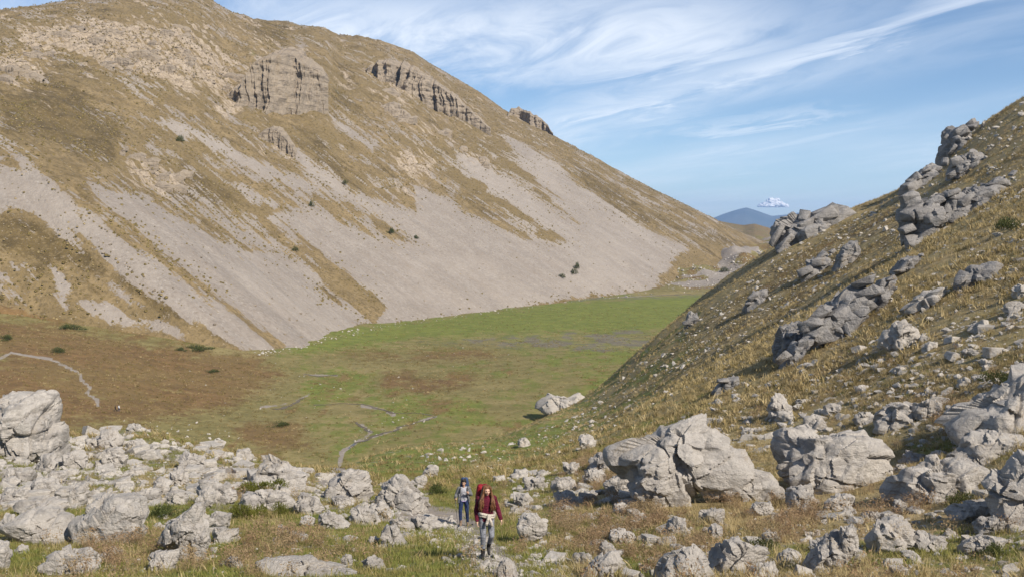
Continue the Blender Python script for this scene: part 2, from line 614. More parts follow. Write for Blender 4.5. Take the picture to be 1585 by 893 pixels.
HZ = [  # (X/Y, Y, Z)
    (-.62, 3, -3.0), (0, 3, -2.5), (.62, 3, -1.9), (-.62, 9, -5.0), (-.3, 9, -4.7), (0, 9, -4.4), (.3, 9, -4.0), (.62, 9, -3.2),
    (-.62, 14, -6.4), (0, 14, -5.7), (.62, 14, -4.6),
    (-.62, 130, -36), (-.5, 130, -37), (-.38, 135, -38), (-.25, 125, -38), (-.62, 200, -54), (-.5, 200, -54), (-.38, 200, -55), (-.25, 190, -54), (-.17, 175, -46),
    (-.62, 320, -75), (-.38, 320, -75), (-.2, 280, -66), (-.1, 270, -62), (0, 300, -62), (.07, 340, -64), (-.2, 500, -95), (0.03, 500, -95), (.2, 500, -90), (.3, 520, -75),
]


class TPS:
    def __init__(self, U, V, T, lam):
        self.U, self.V = U, V
        n = len(U)
        K = self.k(U[:, None] - U[None], V[:, None] - V[None]) + lam * np.eye(n)
        P = np.stack([np.ones(n), U, V], 1)
        A = np.zeros((n + 3, n + 3)); A[:n, :n] = K; A[:n, n:] = P; A[n:, :n] = P.T
        w = np.linalg.solve(A, np.concatenate([T, np.zeros(3)]))
        self.w, self.a = w[:n], w[n:]

    @staticmethod
    def k(a, b):
        r2 = a * a + b * b
        return 0.5 * r2 * np.log(r2 + 1e-12)

    def __call__(self, u, v):
        r = self.a[0] + self.a[1] * u + self.a[2] * v
        for i in range(len(self.w)):
            r = r + self.w[i] * self.k(u - self.U[i], v - self.V[i])
        return r


_a = np.array(HP, float)
_u, _t = ray(_a[:, 0], _a[:, 1])
_b = np.array(HZ, float)
US = 3.2      # weight of bearing against log distance
_U = np.concatenate([_u, _b[:, 0]]) * US
_V = np.log(np.concatenate([_a[:, 2], _b[:, 1]]))
_T = np.concatenate([_t, _b[:, 2] / _b[:, 1]])
HILL = TPS(_U, _V, _T, 2e-4)


def hill_base(X, Y):
    Y = np.maximum(Y, 1.0)
    return Y * HILL(X / Y * US, np.log(Y))


# the smooth surface is tabulated once on a fine (bearing, log distance) table and read back bilinearly
_TU = np.linspace(-0.75, 0.75, 420); _TV = np.linspace(math.log(2.0), math.log(620.0), 520)
_uu, _vv = np.meshgrid(_TU * US, _TV)
_TAB = HILL(_uu, _vv)


def hill_smooth(X, Y):
    X = np.asarray(X, float); Y = np.maximum(np.asarray(Y, float), 2.01)
    fu = np.clip((X / Y - _TU[0]) / (_TU[1] - _TU[0]), 0, len(_TU) - 1.001)
    fv = np.clip((np.log(Y) - _TV[0]) / (_TV[1] - _TV[0]), 0, len(_TV) - 1.001)
    i = fu.astype(int); j = fv.astype(int); a = fu - i; b = fv - j
    t = (_TAB[j, i] * (1 - a) + _TAB[j, i + 1] * a) * (1 - b) + (_TAB[j + 1, i] * (1 - a) + _TAB[j + 1, i + 1] * a) * b
    return t * Y


def hill_z(X, Y):
    z = hill_smooth(X, Y)
    far = sst(Y, 50, 160)
    z = z + (0.16 + 0.35 * far) * fbm2(X / (2.2 + 5 * far.mean()), Y / (2.2 + 5 * far.mean()), 4, 3)
    z = z + far * 1.1 * fbm2(X / 17, Y / 17, 3, 9)
    z = z + 0.035 * (1 - far) * fbm2(X * 2.2, Y * 2.2, 3, 21)
    return z


def meadow_z(X, Y):
    z = -50.0 + 0.185 * np.logaddexp(0, (-X - 70) / 14.0) * 14.0
    z = z + 0.5 * fbm2(X / 40, Y / 40, 3, 5) + 0.10 * fbm2(X / 6, Y / 6, 3, 6)
    # moraine mounds that close the valley
    m = sst(Y - 0.25 * X, 690, 900) * sst(X, 60, 150)
    z = z + m * (10 + 11 * ridg2(X / 90 + 3, Y / 90, 3, 31) + 6 * fbm2(X / 25, Y / 25, 3, 33)) + m * 14 * sst(Y, 850, 1150)
    # gentle swell before the dark lake bed
    z = z + 1.6 * np.exp(-((Y - 330 - 0.25 * X) / 60.0) ** 2) * sst(X, -60, 20)
    return z


# left mountain: coordinates s along its foot, d uphill
MO = np.array([-100.5, 395.0])
ES = np.array([0.49, 0.872]); ED = np.array([-0.872, 0.49])
SKY = np.array([(-300, 60), (-120, 35), (0, 16), (60, 8), (112, 0), (180, -10), (250, -14), (300, -8), (327, 0), (358, 18), (403, 31), (448, 34), (463, 40),
                (502, 43), (524, 54), (560, 56), (600, 66), (640, 81), (665, 98), (700, 118), (740, 141), (770, 163), (790, 176), (820, 192), (850, 207),
                (900, 232), (950, 260), (1000, 287), (1050, 312), (1100, 336), (1150, 361), (1200, 379), (1240, 392), (1330, 420)], float)

ucol = np.linspace(-0.58, 0.335, 740)
drow = np.concatenate([np.linspace(-60, 60, 105)[:-1], np.linspace(60, 330, 165)[:-1], np.linspace(330, 500, 86)[:-1], np.linspace(500, 760, 12)])
_U2, _D2 = np.meshgrid(ucol, drow)
_S2 = (_U2 * (MO[1] + 0.49 * _D2) - MO[0] + 0.872 * _D2) / (0.49 - 0.872 * _U2)
MX = MO[0] + 0.49 * _S2 - 0.872 * _D2
MY = MO[1] + 0.872 * _S2 + 0.49 * _D2


def mount_base(S, D):
    foot = np.interp(S, [-200, -120, -78, -56, -33, 0, 45, 89, 213, 330, 413, 600], [-10, -12, -8, 10, 30, 26, 4, -14, -20, -8, 0, 0])
    Db = D - np.maximum(S - 720, 0) ** 2 / 800.0 + foot * (1 - sst(D, 60, 260)) + 5 * fbm2(S / 30, D * 0 + 3.3, 3, 41) * (1 - sst(D, 20, 160))
    z = -50 + 0.62 * Db
    crest = 222 + 8 * fbm2(S / 200, D / 200, 2, 44)
    k = 14.0
    z = -k * np.logaddexp(-z / k, -(crest + 0.03 * (D - 430)) / k)
    # broad ribs and gullies down the fall line
    up = sst(D, 60, 200)
    z = z + up * (7.0 * fbm2(S / 95, D / 420, 3, 47) + 3.0 * ridg2(S / 45 + D / 300, D / 160, 3, 48))
    return z


MZ = mount_base(_S2, _D2)
_ut, _tt = ray(SKY[:, 0], SKY[:, 1])
_w = sst(_D2, 40 - 60 * sst(_U2, 0.02, 0.2), 400 - 300 * sst(_U2, 0.02, 0.2))
for _ in range(5):
    cur = (MZ / MY).max(0)
    tgt = np.interp(ucol, _ut, _tt)
    MZ = MZ + MY * (tgt - cur)[None] * _w
MPX, MPY = proj(MX, MY, MZ)

# rocky relief of the upper mountain: ledges where bare rock shows
MROCK = [
    [(20, 40), (100, 32), (220, 22), (300, 38), (335, 70), (375, 100), (365, 140), (320, 142), (250, 124), (160, 108), (110, 85), (30, 92)],
    [(378, 100), (400, 90), (450, 82), (500, 105), (505, 130), (470, 150), (430, 165), (410, 180), (385, 165), (350, 180), (335, 165), (355, 140), (378, 140)],
    [(172, 230), (225, 238), (275, 262), (300, 282), (262, 300), (225, 285), (180, 252)],
    [(585, 245), (640, 228), (678, 245), (668, 288), (620, 272)],
    [(578, 282), (625, 288), (648, 320), (610, 302)],
    [(562, 104), (585, 95), (625, 100), (640, 112), (700, 145), (765, 205), (700, 182), (650, 160), (615, 152), (590, 130)],
    [(395, 205), (430, 200), (455, 232), (450, 250), (410, 232)],
    [(690, 215), (740, 235), (780, 262), (740, 258)],
    [(0, 60), (30, 75), (70, 100), (60, 130), (0, 140)],
    [(590, 160), (640, 175), (700, 205), (720, 225), (640, 200)],
]
MSCREE = [
    [(-60, 262), (38, 259), (66, 266), (94, 301), (134, 333), (194, 374), (237, 395), (296, 440), (340, 470), (400, 515), (432, 537), (408, 552), (378, 538), (291, 498), (233, 455), (175, 417), (126, 368), (54, 328), (-60, 320)],
    [(134, 283), (172, 294), (204, 298), (258, 320), (290, 339), (333, 363), (376, 384), (438, 392), (487, 424), (502, 459), (545, 478), (575, 503), (508, 535), (450, 549), (437, 530), (373, 482), (300, 425), (242, 382), (200, 345), (160, 318)],
    [(412, 335), (444, 327), (487, 330), (525, 346), (580, 365), (640, 378), (600, 345), (560, 318), (500, 285), (450, 255), (480, 262), (540, 295), (600, 315), (640, 330), (632, 292), (645, 290), (690, 305), (720, 330), (760, 350), (800, 365), (850, 380), (880, 375), (820, 340), (760, 300), (720, 260), (700, 230), (760, 255), (820, 290), (870, 330), (900, 345), (840, 290), (800, 240), (775, 205), (854, 246), (891, 283), (957, 328), (1016, 361), (1068, 383), (1040, 404), (1009, 450), (906, 460), (808, 478), (749, 490), (604, 508), (580, 502), (592, 477), (575, 450), (531, 416), (496, 392), (458, 366)],
    [(225, 175), (260, 185), (313, 205), (358, 228), (410, 250), (448, 265), (500, 290), (470, 300), (400, 270), (330, 235), (270, 200)],
    [(430, 200), (445, 210), (487, 248), (531, 285), (545, 300), (510, 290), (470, 262), (440, 225)],
    [(508, 175), (528, 184), (586, 222), (575, 234), (545, 219), (516, 196)],
    [(79, 409), (95, 415), (116, 444), (99, 481), (84, 458)],
    [(113, 467), (175, 467), (204, 484), (349, 537), (262, 516), (163, 496)],
    [(143, 429), (180, 441), (221, 473), (200, 470)],
    [(362, 285), (392, 298), (440, 318), (420, 325), (385, 312)],
    [(330, 333), (365, 345), (420, 375), (440, 392), (400, 385), (360, 362)],
    [(0, 212), (10, 216), (35, 240), (60, 255), (48, 258), (20, 236), (0, 226)],
    [(36, 225), (45, 228), (64, 243), (58, 246)],
]
MDARK = [
    [(60, 120), (110, 125), (160, 170), (200, 188), (175, 252), (120, 242), (60, 218), (0, 205), (0, 150)],
    [(290, 238), (340, 278), (372, 300), (392, 316), (350, 322), (290, 317), (235, 292), (280, 262)],
    [(403, 33), (448, 40), (450, 70), (430, 75), (400, 55), (370, 33)],
    [(875, 240), (930, 270), (985, 310), (1040, 345), (1000, 345), (940, 320), (900, 285)],
    [(960, 305), (1060, 345), (1160, 372), (1190, 382), (1120, 380), (1040, 355)],
    [(180, 417), (215, 435), (280, 480), (380, 530), (400, 545), (340, 530), (260, 490), (200, 450)],
    [(500, 145), (530, 130), (560, 165), (580, 190), (540, 170)],
    [(670, 275), (720, 300), (770, 335), (740, 330), (690, 300)],
    [(0, 330), (60, 340), (120, 375), (170, 420), (100, 410), (0, 400)],
    [(440, 190), (480, 200), (530, 250), (560, 290), (500, 255)],
]
MGREEN = [[(20, 150), (60, 150), (70, 190), (20, 200)], [(390, 70), (430, 75), (380, 100), (375, 130), (365, 110)], [(880, 265), (930, 300), (960, 320), (930, 312)],
          [(120, 425), (190, 455), (210, 475), (160, 460)], [(500, 120), (520, 118), (555, 160), (520, 150)]]


def zones(px, py, polys, soft, wx, wy):
    m = np.zeros(px.shape)
    for P in polys:
        m = np.maximum(m, poly_mask(px + wx, py + wy, P, soft))
    return m


st1 = fbm2(_S2 / 5.0, _D2 / 48.0, 4, 61)
st2 = fbm2(_S2 / 16.0, _D2 / 90.0, 3, 62)
blot = fbm2(_S2 / 14.0, _D2 / 14.0, 4, 63)
_nm = 1 - 0.75 * (1 - sst(MY, 330, 480))
wx, wy = (9 * st2 + 5 * blot) * _nm, (7 * st1 - 6 * st2) * _nm
nearm = 1 - sst(MY, 330, 480)          # the near end of the slope is seen larger: wider margins there
m_scree = 0.6 * zones(MPX, MPY, MSCREE, 8, wx, wy) + 0.4 * zones(MPX, MPY, MSCREE, 24, wx, wy)
m_scree = m_scree + nearm * (0.5 * zones(MPX, MPY, MSCREE, 16, wx, wy) + 0.5 * zones(MPX, MPY, MSCREE, 34, wx, wy) - m_scree)
m_rock = 0.66 * zones(MPX, MPY, MROCK, 20, wx * 1.4, wy * 1.4 + 8 * blot)
m_dark = 0.95 * zones(MPX, MPY, MDARK, 24, wx * 1.5, wy * 1.5)
m_green = zones(MPX, MPY, MGREEN, 14, wx, wy)
# thin streaks of stones down the slopes, and stony ground in general on the steep parts
vis = sst(MPY, -40, 0)
m_scree = np.maximum(m_scree, 0.62 * sst(st1 + 0.4 * st2, 0.22, 0.5) * sst(MPY, 140, 300) * (1 - 0.5 * nearm))
m_scree = np.maximum(m_scree, (0.46 + 0.12 * sst(MPY, 200, 300)) * sst(blot + 0.5 * st1, -0.35, 0.25) * sst(_D2, 10, 60) * (1 - 0.35 * m_dark))
m_rock = np.maximum(m_rock, 0.47 * sst(ridg2(_S2 / 30, _D2 / 22, 4, 66), 0.1, 0.5) * sst(_D2, 120, 260) * (1 - m_scree))
m_dark = np.maximum(m_dark, 0.58 * sst(fbm2(_S2 / 30, _D2 / 45, 4, 67), 0.05, 0.4) * (1 - m_scree))
m_brown = poly_mask(MPX, MPY, [(-80, 440), (0, 470), (100, 500), (220, 520), (420, 552), (420, 580), (-80, 560)], 14)
# relief: stepped ledges in rock, clods elsewhere, fine stones on scree
led = (_D2 * 0.62 + 4 * fbm2(_S2 / 50, _D2 / 50, 3, 71)) / 5.5
stp = (led - np.floor(led)); step = (sst(stp, 0.55, 1.0) - stp) * 5.5
MZ = MZ + m_rock * (1.05 * step + 4.0 * fbm2(_S2 / 9, _D2 / 11, 5, 72)) * sst(_D2, 60, 140)
MZ = MZ + (1 - m_scree) * 1.5 * fbm2(_S2 / 9, _D2 / 9, 4, 73) * sst(_D2, -40, 10)
MZ = MZ + m_scree * (1.3 * st2 + 0.8 * st1 + 0.25 * fbm2(_S2 / 2.5, _D2 / 2.5, 3, 74))
zero = np.zeros(MX.shape)
mountain = grid_mesh('mountain', MX, MY, MZ, M['mount'],
                     dict(scree=m_scree, rock=m_rock * sst(_D2, 10, 60), dark=m_dark, green=m_green * 0.3, brown=m_brown, soil=zero))
tag(mountain, kind='structure')


# ---- meadow: the flat valley floor with the brown fan on the left
mu = np.linspace(-0.60, 0.36, 400)
my = np.exp(np.linspace(math.log(150), math.log(1500), 250))
_mu, GY = np.meshgrid(mu, my)
GX = _mu * GY
GZ = meadow_z(GX, GY)
GPX, GPY = proj(GX, GY, GZ)
nb1 = fbm2(GX / 14, GY / 30, 4, 81); nb2 = fbm2(GX / 5, GY / 12, 4, 82)
gx, gy = 14 * nb1, 6 * nb2
BRIGHT = [[(425, 552), (500, 528), (600, 503), (750, 484), (900, 468), (1110, 455), (1110, 500), (1000, 510), (800, 512), (640, 522), (560, 535)]]
SOILP = [[(600, 532), (760, 520), (900, 513), (1080, 508), (1060, 528), (960, 547), (840, 544), (700, 538)], [(820, 464), (1000, 456), (1100, 450), (1100, 460), (900, 470)]]
BROWNP = [[(-80, 470), (100, 500), (220, 515), (400, 548), (450, 585), (350, 640), (200, 665), (-80, 670)],
          [(540, 548), (760, 541), (800, 556), (640, 566), (500, 556)], [(380, 640), (470, 650), (480, 700), (400, 700), (330, 660)],
          [(600, 575), (760, 585), (700, 610), (590, 600)]]
GRAVEL_LINES = [([(405, 629), (440, 623), (478, 612)], 5), ([(470, 578), (520, 582)], 4), ([(560, 627), (590, 633), (612, 643)], 6), ([(676, 645), (640, 655), (605, 667), (560, 682)], 4.5),
                ([(553, 652), (575, 668), (552, 684), (532, 700), (524, 725)], 6)]
TRAIL = [(-10, 560), (18, 545), (80, 556), (100, 566), (124, 578), (126, 588), (140, 600), (134, 608), (150, 618), (151, 627)]
g_green = zones(GPX, GPY, BRIGHT, 10, gx, gy)
g_soil = 0.66 * zones(GPX, GPY, SOILP, 9, gx * 1.6, gy) * (0.55 + 0.45 * sst(nb2 + nb1, -0.3, 0.3))
g_brown = (0.78 + 0.30 * nb2 + 0.25 * nb1) * zones(GPX, GPY, BROWNP, 34, gx * 1.6, gy * 2.2)
base_green = 0.60 - 0.12 * sst(GPY, 545, 600) + 0.34 * nb1 + 0.26 * nb2
g_green = np.maximum(g_green, np.clip(base_green, 0, 0.80) * (1 - g_brown))
g_brown = np.maximum(g_brown, (0.62 + 0.12 * sst(GPY, 545, 600)) * sst(nb1 - 0.4 * nb2, -0.1, 0.45)) * (1 - 0.8 * zones(GPX, GPY, BRIGHT, 10, gx, gy))
g_scree = np.zeros(GX.shape)
for pts, w in GRAVEL_LINES:
    g_scree = np.maximum(g_scree, (0.62 + 0.55 * nb2) * line_mask(GPX + 7 * nb2, GPY + 4 * nb1, pts, w * 0.75, 3.0))
g_scree = np.maximum(g_scree, line_mask(GPX, GPY, TRAIL, 2.6, 1.3))
g_scree = np.maximum(g_scree, 0.9 * sst(GY - 0.25 * GX, 700, 790) * sst(fbm2(GX / 30, GY / 40, 4, 84), -0.25, 0.1) * sst(GX, 40, 120))
g_dark = 0.5 * sst(nb2, 0.1, 0.5)
farend = sst(GY - 0.25 * GX, 660, 760) * sst(GX, 30, 110)
g_green = g_green * (1 - 0.85 * farend)
g_brown = np.maximum(g_brown, 0.55 * farend * (0.6 + 0.8 * nb1))
mw = grid_mesh('meadow', GX, GY, GZ, M['meadow'], dict(scree=g_scree, rock=np.zeros(GX.shape), dark=g_dark, green=g_green, brown=g_brown, soil=g_soil))
tag(mw, kind='structure')

# ---- hillside sheet
hu = np.linspace(-0.60, 0.60, 600)
hy = np.exp(np.linspace(math.log(3.5), math.log(540), 470))
_hu, HY_ = np.meshgrid(hu, hy)
HX_ = _hu * HY_
HZ_ = hill_z(HX_, HY_)
HPX, HPY = proj(HX_, HY_, HZ_)
h1 = fbm2(HX_ / 5.0, HY_ / 5.0, 4, 91); h2 = fbm2(HX_ / 1.3, HY_ / 1.3, 4, 92); h3 = fbm2(HX_ / 22.0, HY_ / 22.0, 3, 93)
# greener on the valley side and in the hollow where the path runs, straw coloured on the right
u_ = HX_ / HY_
valley = 1 - sst(HPX - 0.9 * (700 - HPY), 700, 900)
H_GREEN = [[(230, 790), (420, 815), (560, 825), (640, 800), (720, 800), (800, 815), (880, 850), (900, 900), (560, 905), (300, 900), (340, 850)], [(1120, 840), (1260, 830), (1585, 800), (1585, 893), (1200, 893)], [(1380, 680), (1585, 640), (1585, 720), (1450, 740)], [(540, 700), (640, 690), (760, 680), (740, 700), (700, 745), (560, 740)],
           [(0, 840), (120, 850), (200, 893), (0, 893)], [(700, 690), (900, 640), (860, 690), (760, 720)]]
h_green = zones(HPX, HPY, H_GREEN, 25, 30 * h1, 18 * h2)
h_green = np.maximum(0.95 * h_green, np.clip(0.46 + 0.12 * (1 - sst(HPX, 700, 1000)) + 0.42 * h1 + 0.35 * h2, 0, 0.8))
h_green = h_green * (1 - 0.45 * sst(HPX, 950, 1200))
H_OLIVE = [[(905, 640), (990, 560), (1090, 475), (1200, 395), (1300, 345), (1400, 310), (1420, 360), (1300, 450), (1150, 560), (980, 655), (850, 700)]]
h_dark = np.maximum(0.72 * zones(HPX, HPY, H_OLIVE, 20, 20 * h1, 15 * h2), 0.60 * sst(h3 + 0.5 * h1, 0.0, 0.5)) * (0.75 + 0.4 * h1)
h_brown = 0.62 * sst(h1 - 0.4 * h3, 0.0, 0.45)
PATHL = [(785, 893), (770, 870), (757, 858), (735, 835), (718, 815), (700, 806), (660, 802), (640, 790)]
h_scree = 0.95 * line_mask(HPX + 14 * h2, HPY + 7 * h1, PATHL, 30, 16) * (0.9 + 0.4 * h2)
PILE = [[(-60, 660), (200, 662), (300, 684), (400, 712), (500, 740), (640, 745), (660, 790), (560, 800), (430, 790), (330, 792), (240, 785), (100, 790), (-60, 800)]]
h_scree = np.maximum(h_scree, 0.60 * zones(HPX, HPY, PILE, 12, 10 * h1, 10 * h2) * (0.85 + 0.6 * h2))
GULLY = [([(610, 680), (560, 690), (530, 705), (522, 728), (500, 748)], 12)]
for pts, w in GULLY:
    h_scree = np.maximum(h_scree, 0.9 * line_mask(HPX + 6 * h2, HPY + 4 * h1, pts, w, 6))
h_scree = np.maximum(h_scree, 0.50 * sst(h2 + 0.3 * h1, 0.1, 0.5))
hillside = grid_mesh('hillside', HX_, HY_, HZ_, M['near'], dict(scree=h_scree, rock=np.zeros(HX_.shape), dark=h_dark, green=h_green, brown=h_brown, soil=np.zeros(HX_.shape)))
tag(hillside, kind='structure')


def hit_hill(px, py, y0=8.0, y1=520.0, n=900):
    """first point of the near slope along the line of sight through a photo pixel"""
    u, t = ray(px, py)
    ys = np.exp(np.linspace(math.log(y0), math.log(y1), n))
    below = hill_smooth(u * ys, ys) >= t * ys
    if not below.any():
        return None
    y = ys[int(np.argmax(below))]
    return float(u * y), float(y), float(t * y)


def hit_meadow(px, py):
    u, t = ray(px, py)
    ys = np.exp(np.linspace(math.log(170), math.log(1400), 1500))
    below = meadow_z(u * ys, ys) >= t * ys
    if not below.any():
        return None
    y = ys[int(np.argmax(below))]
    return float(u * y), float(y), float(t * y)


_mb = None


def hit_mount(px, py):
    d2 = (MPX - px) ** 2 + (MPY - py) ** 2
    d2 = d2 + 1e-6 * MY          # the nearest sheet first
    i = np.unravel_index(np.argmin(d2), d2.shape)
    return float(MX[i]), float(MY[i]), float(MZ[i])


def hill_point_z(X, Y):
    """height of the built hillside sheet (bilinear in its own grid)"""
    X = np.asarray(X, float); Y = np.asarray(Y, float)
    fu = np.clip((X / Y - hu[0]) / (hu[1] - hu[0]), 0, len(hu) - 1.001)
    lv = np.log(hy)
    fv = np.clip((np.log(Y) - lv[0]) / (lv[1] - lv[0]), 0, len(hy) - 1.001)
    i = fu.astype(int); j = fv.astype(int); a = fu - i; b = fv - j
    return (HZ_[j, i] * (1 - a) + HZ_[j, i + 1] * a) * (1 - b) + (HZ_[j + 1, i] * (1 - a) + HZ_[j + 1, i + 1] * a) * b


def grid_at(G, X, Y):
    X = np.asarray(X, float); Y = np.asarray(Y, float)
    i = np.clip(np.rint((X / Y - hu[0]) / (hu[1] - hu[0])), 0, len(hu) - 1).astype(int)
    lv = np.log(hy)
    j = np.clip(np.rint((np.log(Y) - lv[0]) / (lv[1] - lv[0])), 0, len(hy) - 1).astype(int)
    return G[j, i]


# ---- hills beyond the valley and far blue mountains
def ridge_mesh(name, pts, dist, depth, floor, mat, amp, seed, rough=30.0):
    P = np.array(pts, float)
    px = np.linspace(P[0, 0], P[-1, 0], 150)
    py = np.interp(px, P[:, 0], P[:, 1])
    u, t = ray(px, py)
    r = np.linspace(0, 1, 45)[:, None]           # 0 = foot in front, ~0.5 crest, 1 = back
    prof = np.where(r < 0.55, np.sin(r / 0.55 * math.pi / 2) ** 1.2, 1 - ((r - 0.55) / 0.45) ** 2)
    Y = dist + depth * (r - 0.55) + 0 * u
    X = u * dist + u * depth * (r - 0.55)
    top = t * dist
    Z = floor + (top - floor) * prof
    Z = Z + amp * fbm2(X / rough, Y / rough, 5, seed) * np.minimum(1, 3 * (1 - prof) + 0.12)
    o = grid_mesh(name, X, Y, Z, mat, dict(scree=0 * Z, rock=0 * Z, dark=0.5 + 0.3 * fbm2(X / 60, Y / 60, 3, seed), green=0.3 + 0 * Z, brown=0.55 + 0.4 * fbm2(X / 90, Y / 50, 3, seed + 5), soil=0 * Z))
    tag(o, kind='structure')
    return o


ridge_mesh('far_hill', [(900, 420), (1040, 350), (1100, 339), (1128, 345), (1150, 349), (1168, 347), (1190, 353), (1210, 364), (1260, 385), (1400, 420)], 2400, 1500, -150, M['mount'], 25, 7, 150)
_far = [(960, 372), (1060, 352), (1100, 340), (1118, 333), (1135, 327), (1155, 322), (1172, 327), (1195, 335), (1215, 333), (1240, 329), (1262, 332), (1300, 340), (1400, 355), (1560, 372)]
k = NT('far_mountain_forest')
M['far'] = k.done(k.mix(k.mr(k.noise(k.pos(), 0.002, 6), 0.4, 0.6), (0.045, 0.060, 0.058), (0.075, 0.085, 0.078)), 1.0)
fm = ridge_mesh('far_mountain', _far, 15000, 6000, -900, M['far'], 220, 8, 1500)
# ------------------------------------------------------------------ rocks
_ICO = {}


def ico(level):
    if level not in _ICO:
        bm = bmesh.new()
        bmesh.ops.create_icosphere(bm, subdivisions=level, radius=1.0)
        V = np.array([v.co[:] for v in bm.verts]); T = np.array([[v.index for v in f.verts] for f in bm.faces])
        bm.free()
        _ICO[level] = (V / np.linalg.norm(V, axis=1, keepdims=True), T)
    return _ICO[level]


def poly_radius(P, th):
    """distance from the origin to polygon P along the directions th (largest crossing)"""
    c, s = np.cos(th), np.sin(th)
    best = np.full(th.shape, 1e-3)
    n = len(P)
    for i in range(n):
        x0, y0 = P[i]; x1, y1 = P[(i + 1) % n]
        ex, ey = x1 - x0, y1 - y0
        den = c * ey - s * ex
        den = np.where(np.abs(den) < 1e-9, 1e-9, den)
        r = (x0 * ey - y0 * ex) / den
        q = (x0 * s - y0 * c) / den
        ok = (r > 0) & (q >= -1e-6) & (q <= 1 + 1e-6)
        best = np.where(ok, np.maximum(best, r), best)
    return best


def softmin(a, b, k):
    return -k * np.logaddexp(-a / k, -b / k)


def rock_shape(P, D, seed, level=5, rough=1.0, strata=0.5, ncut=14, kpow=4.5):
    """solid boulder: outline P (metres, about its centre, in x-z), half depth D (y).
    Broken into flat faces by plane cuts, then opened along joints and bedding planes and roughened."""
    r_ = np.random.default_rng(seed)
    N, T = ico(level)
    P = np.asarray(P, float)
    size = math.sqrt(abs(np.ptp(P[:, 0]) * np.ptp(P[:, 1])))
    th = np.arctan2(N[:, 2], N[:, 0])
    R = poly_radius(P, th)
    inpl = np.hypot(N[:, 0], N[:, 2])
    g = ((inpl / R) ** kpow + (np.abs(N[:, 1]) / D) ** kpow) ** (1 / kpow)
    rad = 1 / g
    k = 0.007 * size
    for i in range(ncut):
        if i < ncut * 0.6:
            n = np.array([r_.normal() * 0.8, -abs(r_.normal() * 0.5 + 0.8), r_.normal() * 0.6 + 0.3])
        elif i < ncut * 0.8:
            n = np.array([r_.normal() * 0.6, r_.normal() * 0.6, abs(r_.normal()) + 0.7])
        else:
            n = np.array([r_.normal() * 0.7, 1.0, r_.normal() * 0.3 + 0.4])
        n = n / np.linalg.norm(n)
        pts = N * rad[:, None]
        sup = (pts @ n).max()
        d = sup * (r_.uniform(0.66, 0.92) if i < ncut * 0.6 else r_.uniform(0.80, 0.95))
        dn = N @ n
        lim = np.where(dn > 0.05, d / np.maximum(dn, 0.05), 1e6)
        rad = softmin(rad, np.minimum(lim, 1e3), k)
    pts = N * rad[:, None]
    off = r_.uniform(0, 50, 3)
    q = pts / size
    warp = fbm3(q * 1.9 + off, 3, seed)
    # bedding: the layers stand out unevenly and are parted by thin dark gaps
    ax = np.array([r_.normal() * 0.3, r_.normal() * 0.3, 1.0]); ax /= np.linalg.norm(ax)
    lay = (q @ ax) * r_.uniform(3.0, 5.0) + 0.35 * warp
    il = np.floor(lay).astype(np.int64); z0 = np.zeros(len(lay), np.int64)
    fr = lay - np.floor(lay)
    lv = _hash(il, z0, z0, seed) - 0.5
    lv2 = _hash(il + 1, z0, z0, seed) - 0.5
    stepv = lv + (lv2 - lv) * sst(fr, 0.90, 1.0)
    groove = np.exp(-((fr - 0.94) / 0.035) ** 2) * sst(fbm3(q * 2.3 - off, 2, seed + 2), -0.15, 0.25)
    dsp = strata * (0.050 * stepv - 0.045 * groove)
    # joints: straight fractures, each on part of the rock only
    for i in range(4):
        n = np.array([r_.normal(), r_.normal() * 0.5, r_.normal() * 0.6]); n /= np.linalg.norm(n)
        dd = q @ n - r_.uniform(-0.28, 0.28) + 0.035 * warp
        side = sst(vn3(q * 1.4 + off * (i + 2), seed + 40 + i), -0.15, 0.2)
        dsp = dsp - 0.055 * rough * np.exp(-(dd / 0.013) ** 2) * side
        dsp = dsp + 0.014 * rough * np.sign(dd) * side * (1 if i % 2 else -1) * sst(np.abs(dd), 0.0, 0.02)
    # broken facets: each patch of the surface is its own small flat face
    for ncell, amp in ((15, 0.34), (64, 0.30)) if level >= 4 else ((22, 0.25),):
        cc = r_.normal(size=(ncell, 3)); cc /= np.linalg.norm(cc, axis=1, keepdims=True)
        qn = N + 0.05 * fbm3(N * 3 + off, 2, seed + 60)[:, None]
        near = np.argmax(qn @ cc.T, axis=1)
        cn = r_.normal(size=(ncell, 3)) * np.array([1, 1, 0.7])
        cpos = cc[near] * np.linalg.norm(q, axis=1, keepdims=True)
        dsp = dsp + rough * np.clip(amp * np.einsum('ij,ij->i', q - cpos, cn[near]), -0.10, 0.055) + rough * 0.012 * (_hash(near.astype(np.int64), z0, z0, seed + 3) - 0.5)
    n5 = fbm3(q * 2.8 + off, 4, seed + 3)
    rd = 0.5 - np.abs(fbm3(q * 6.5 + off, 3, seed + 5))
    dsp = dsp + rough * (0.022 * n5 + 0.030 * rd)
    if level >= 5:
        dsp = dsp + rough * 0.012 * fbm3(q * 21 + off, 3, seed + 6)
    return N * (rad + dsp * size)[:, None], T


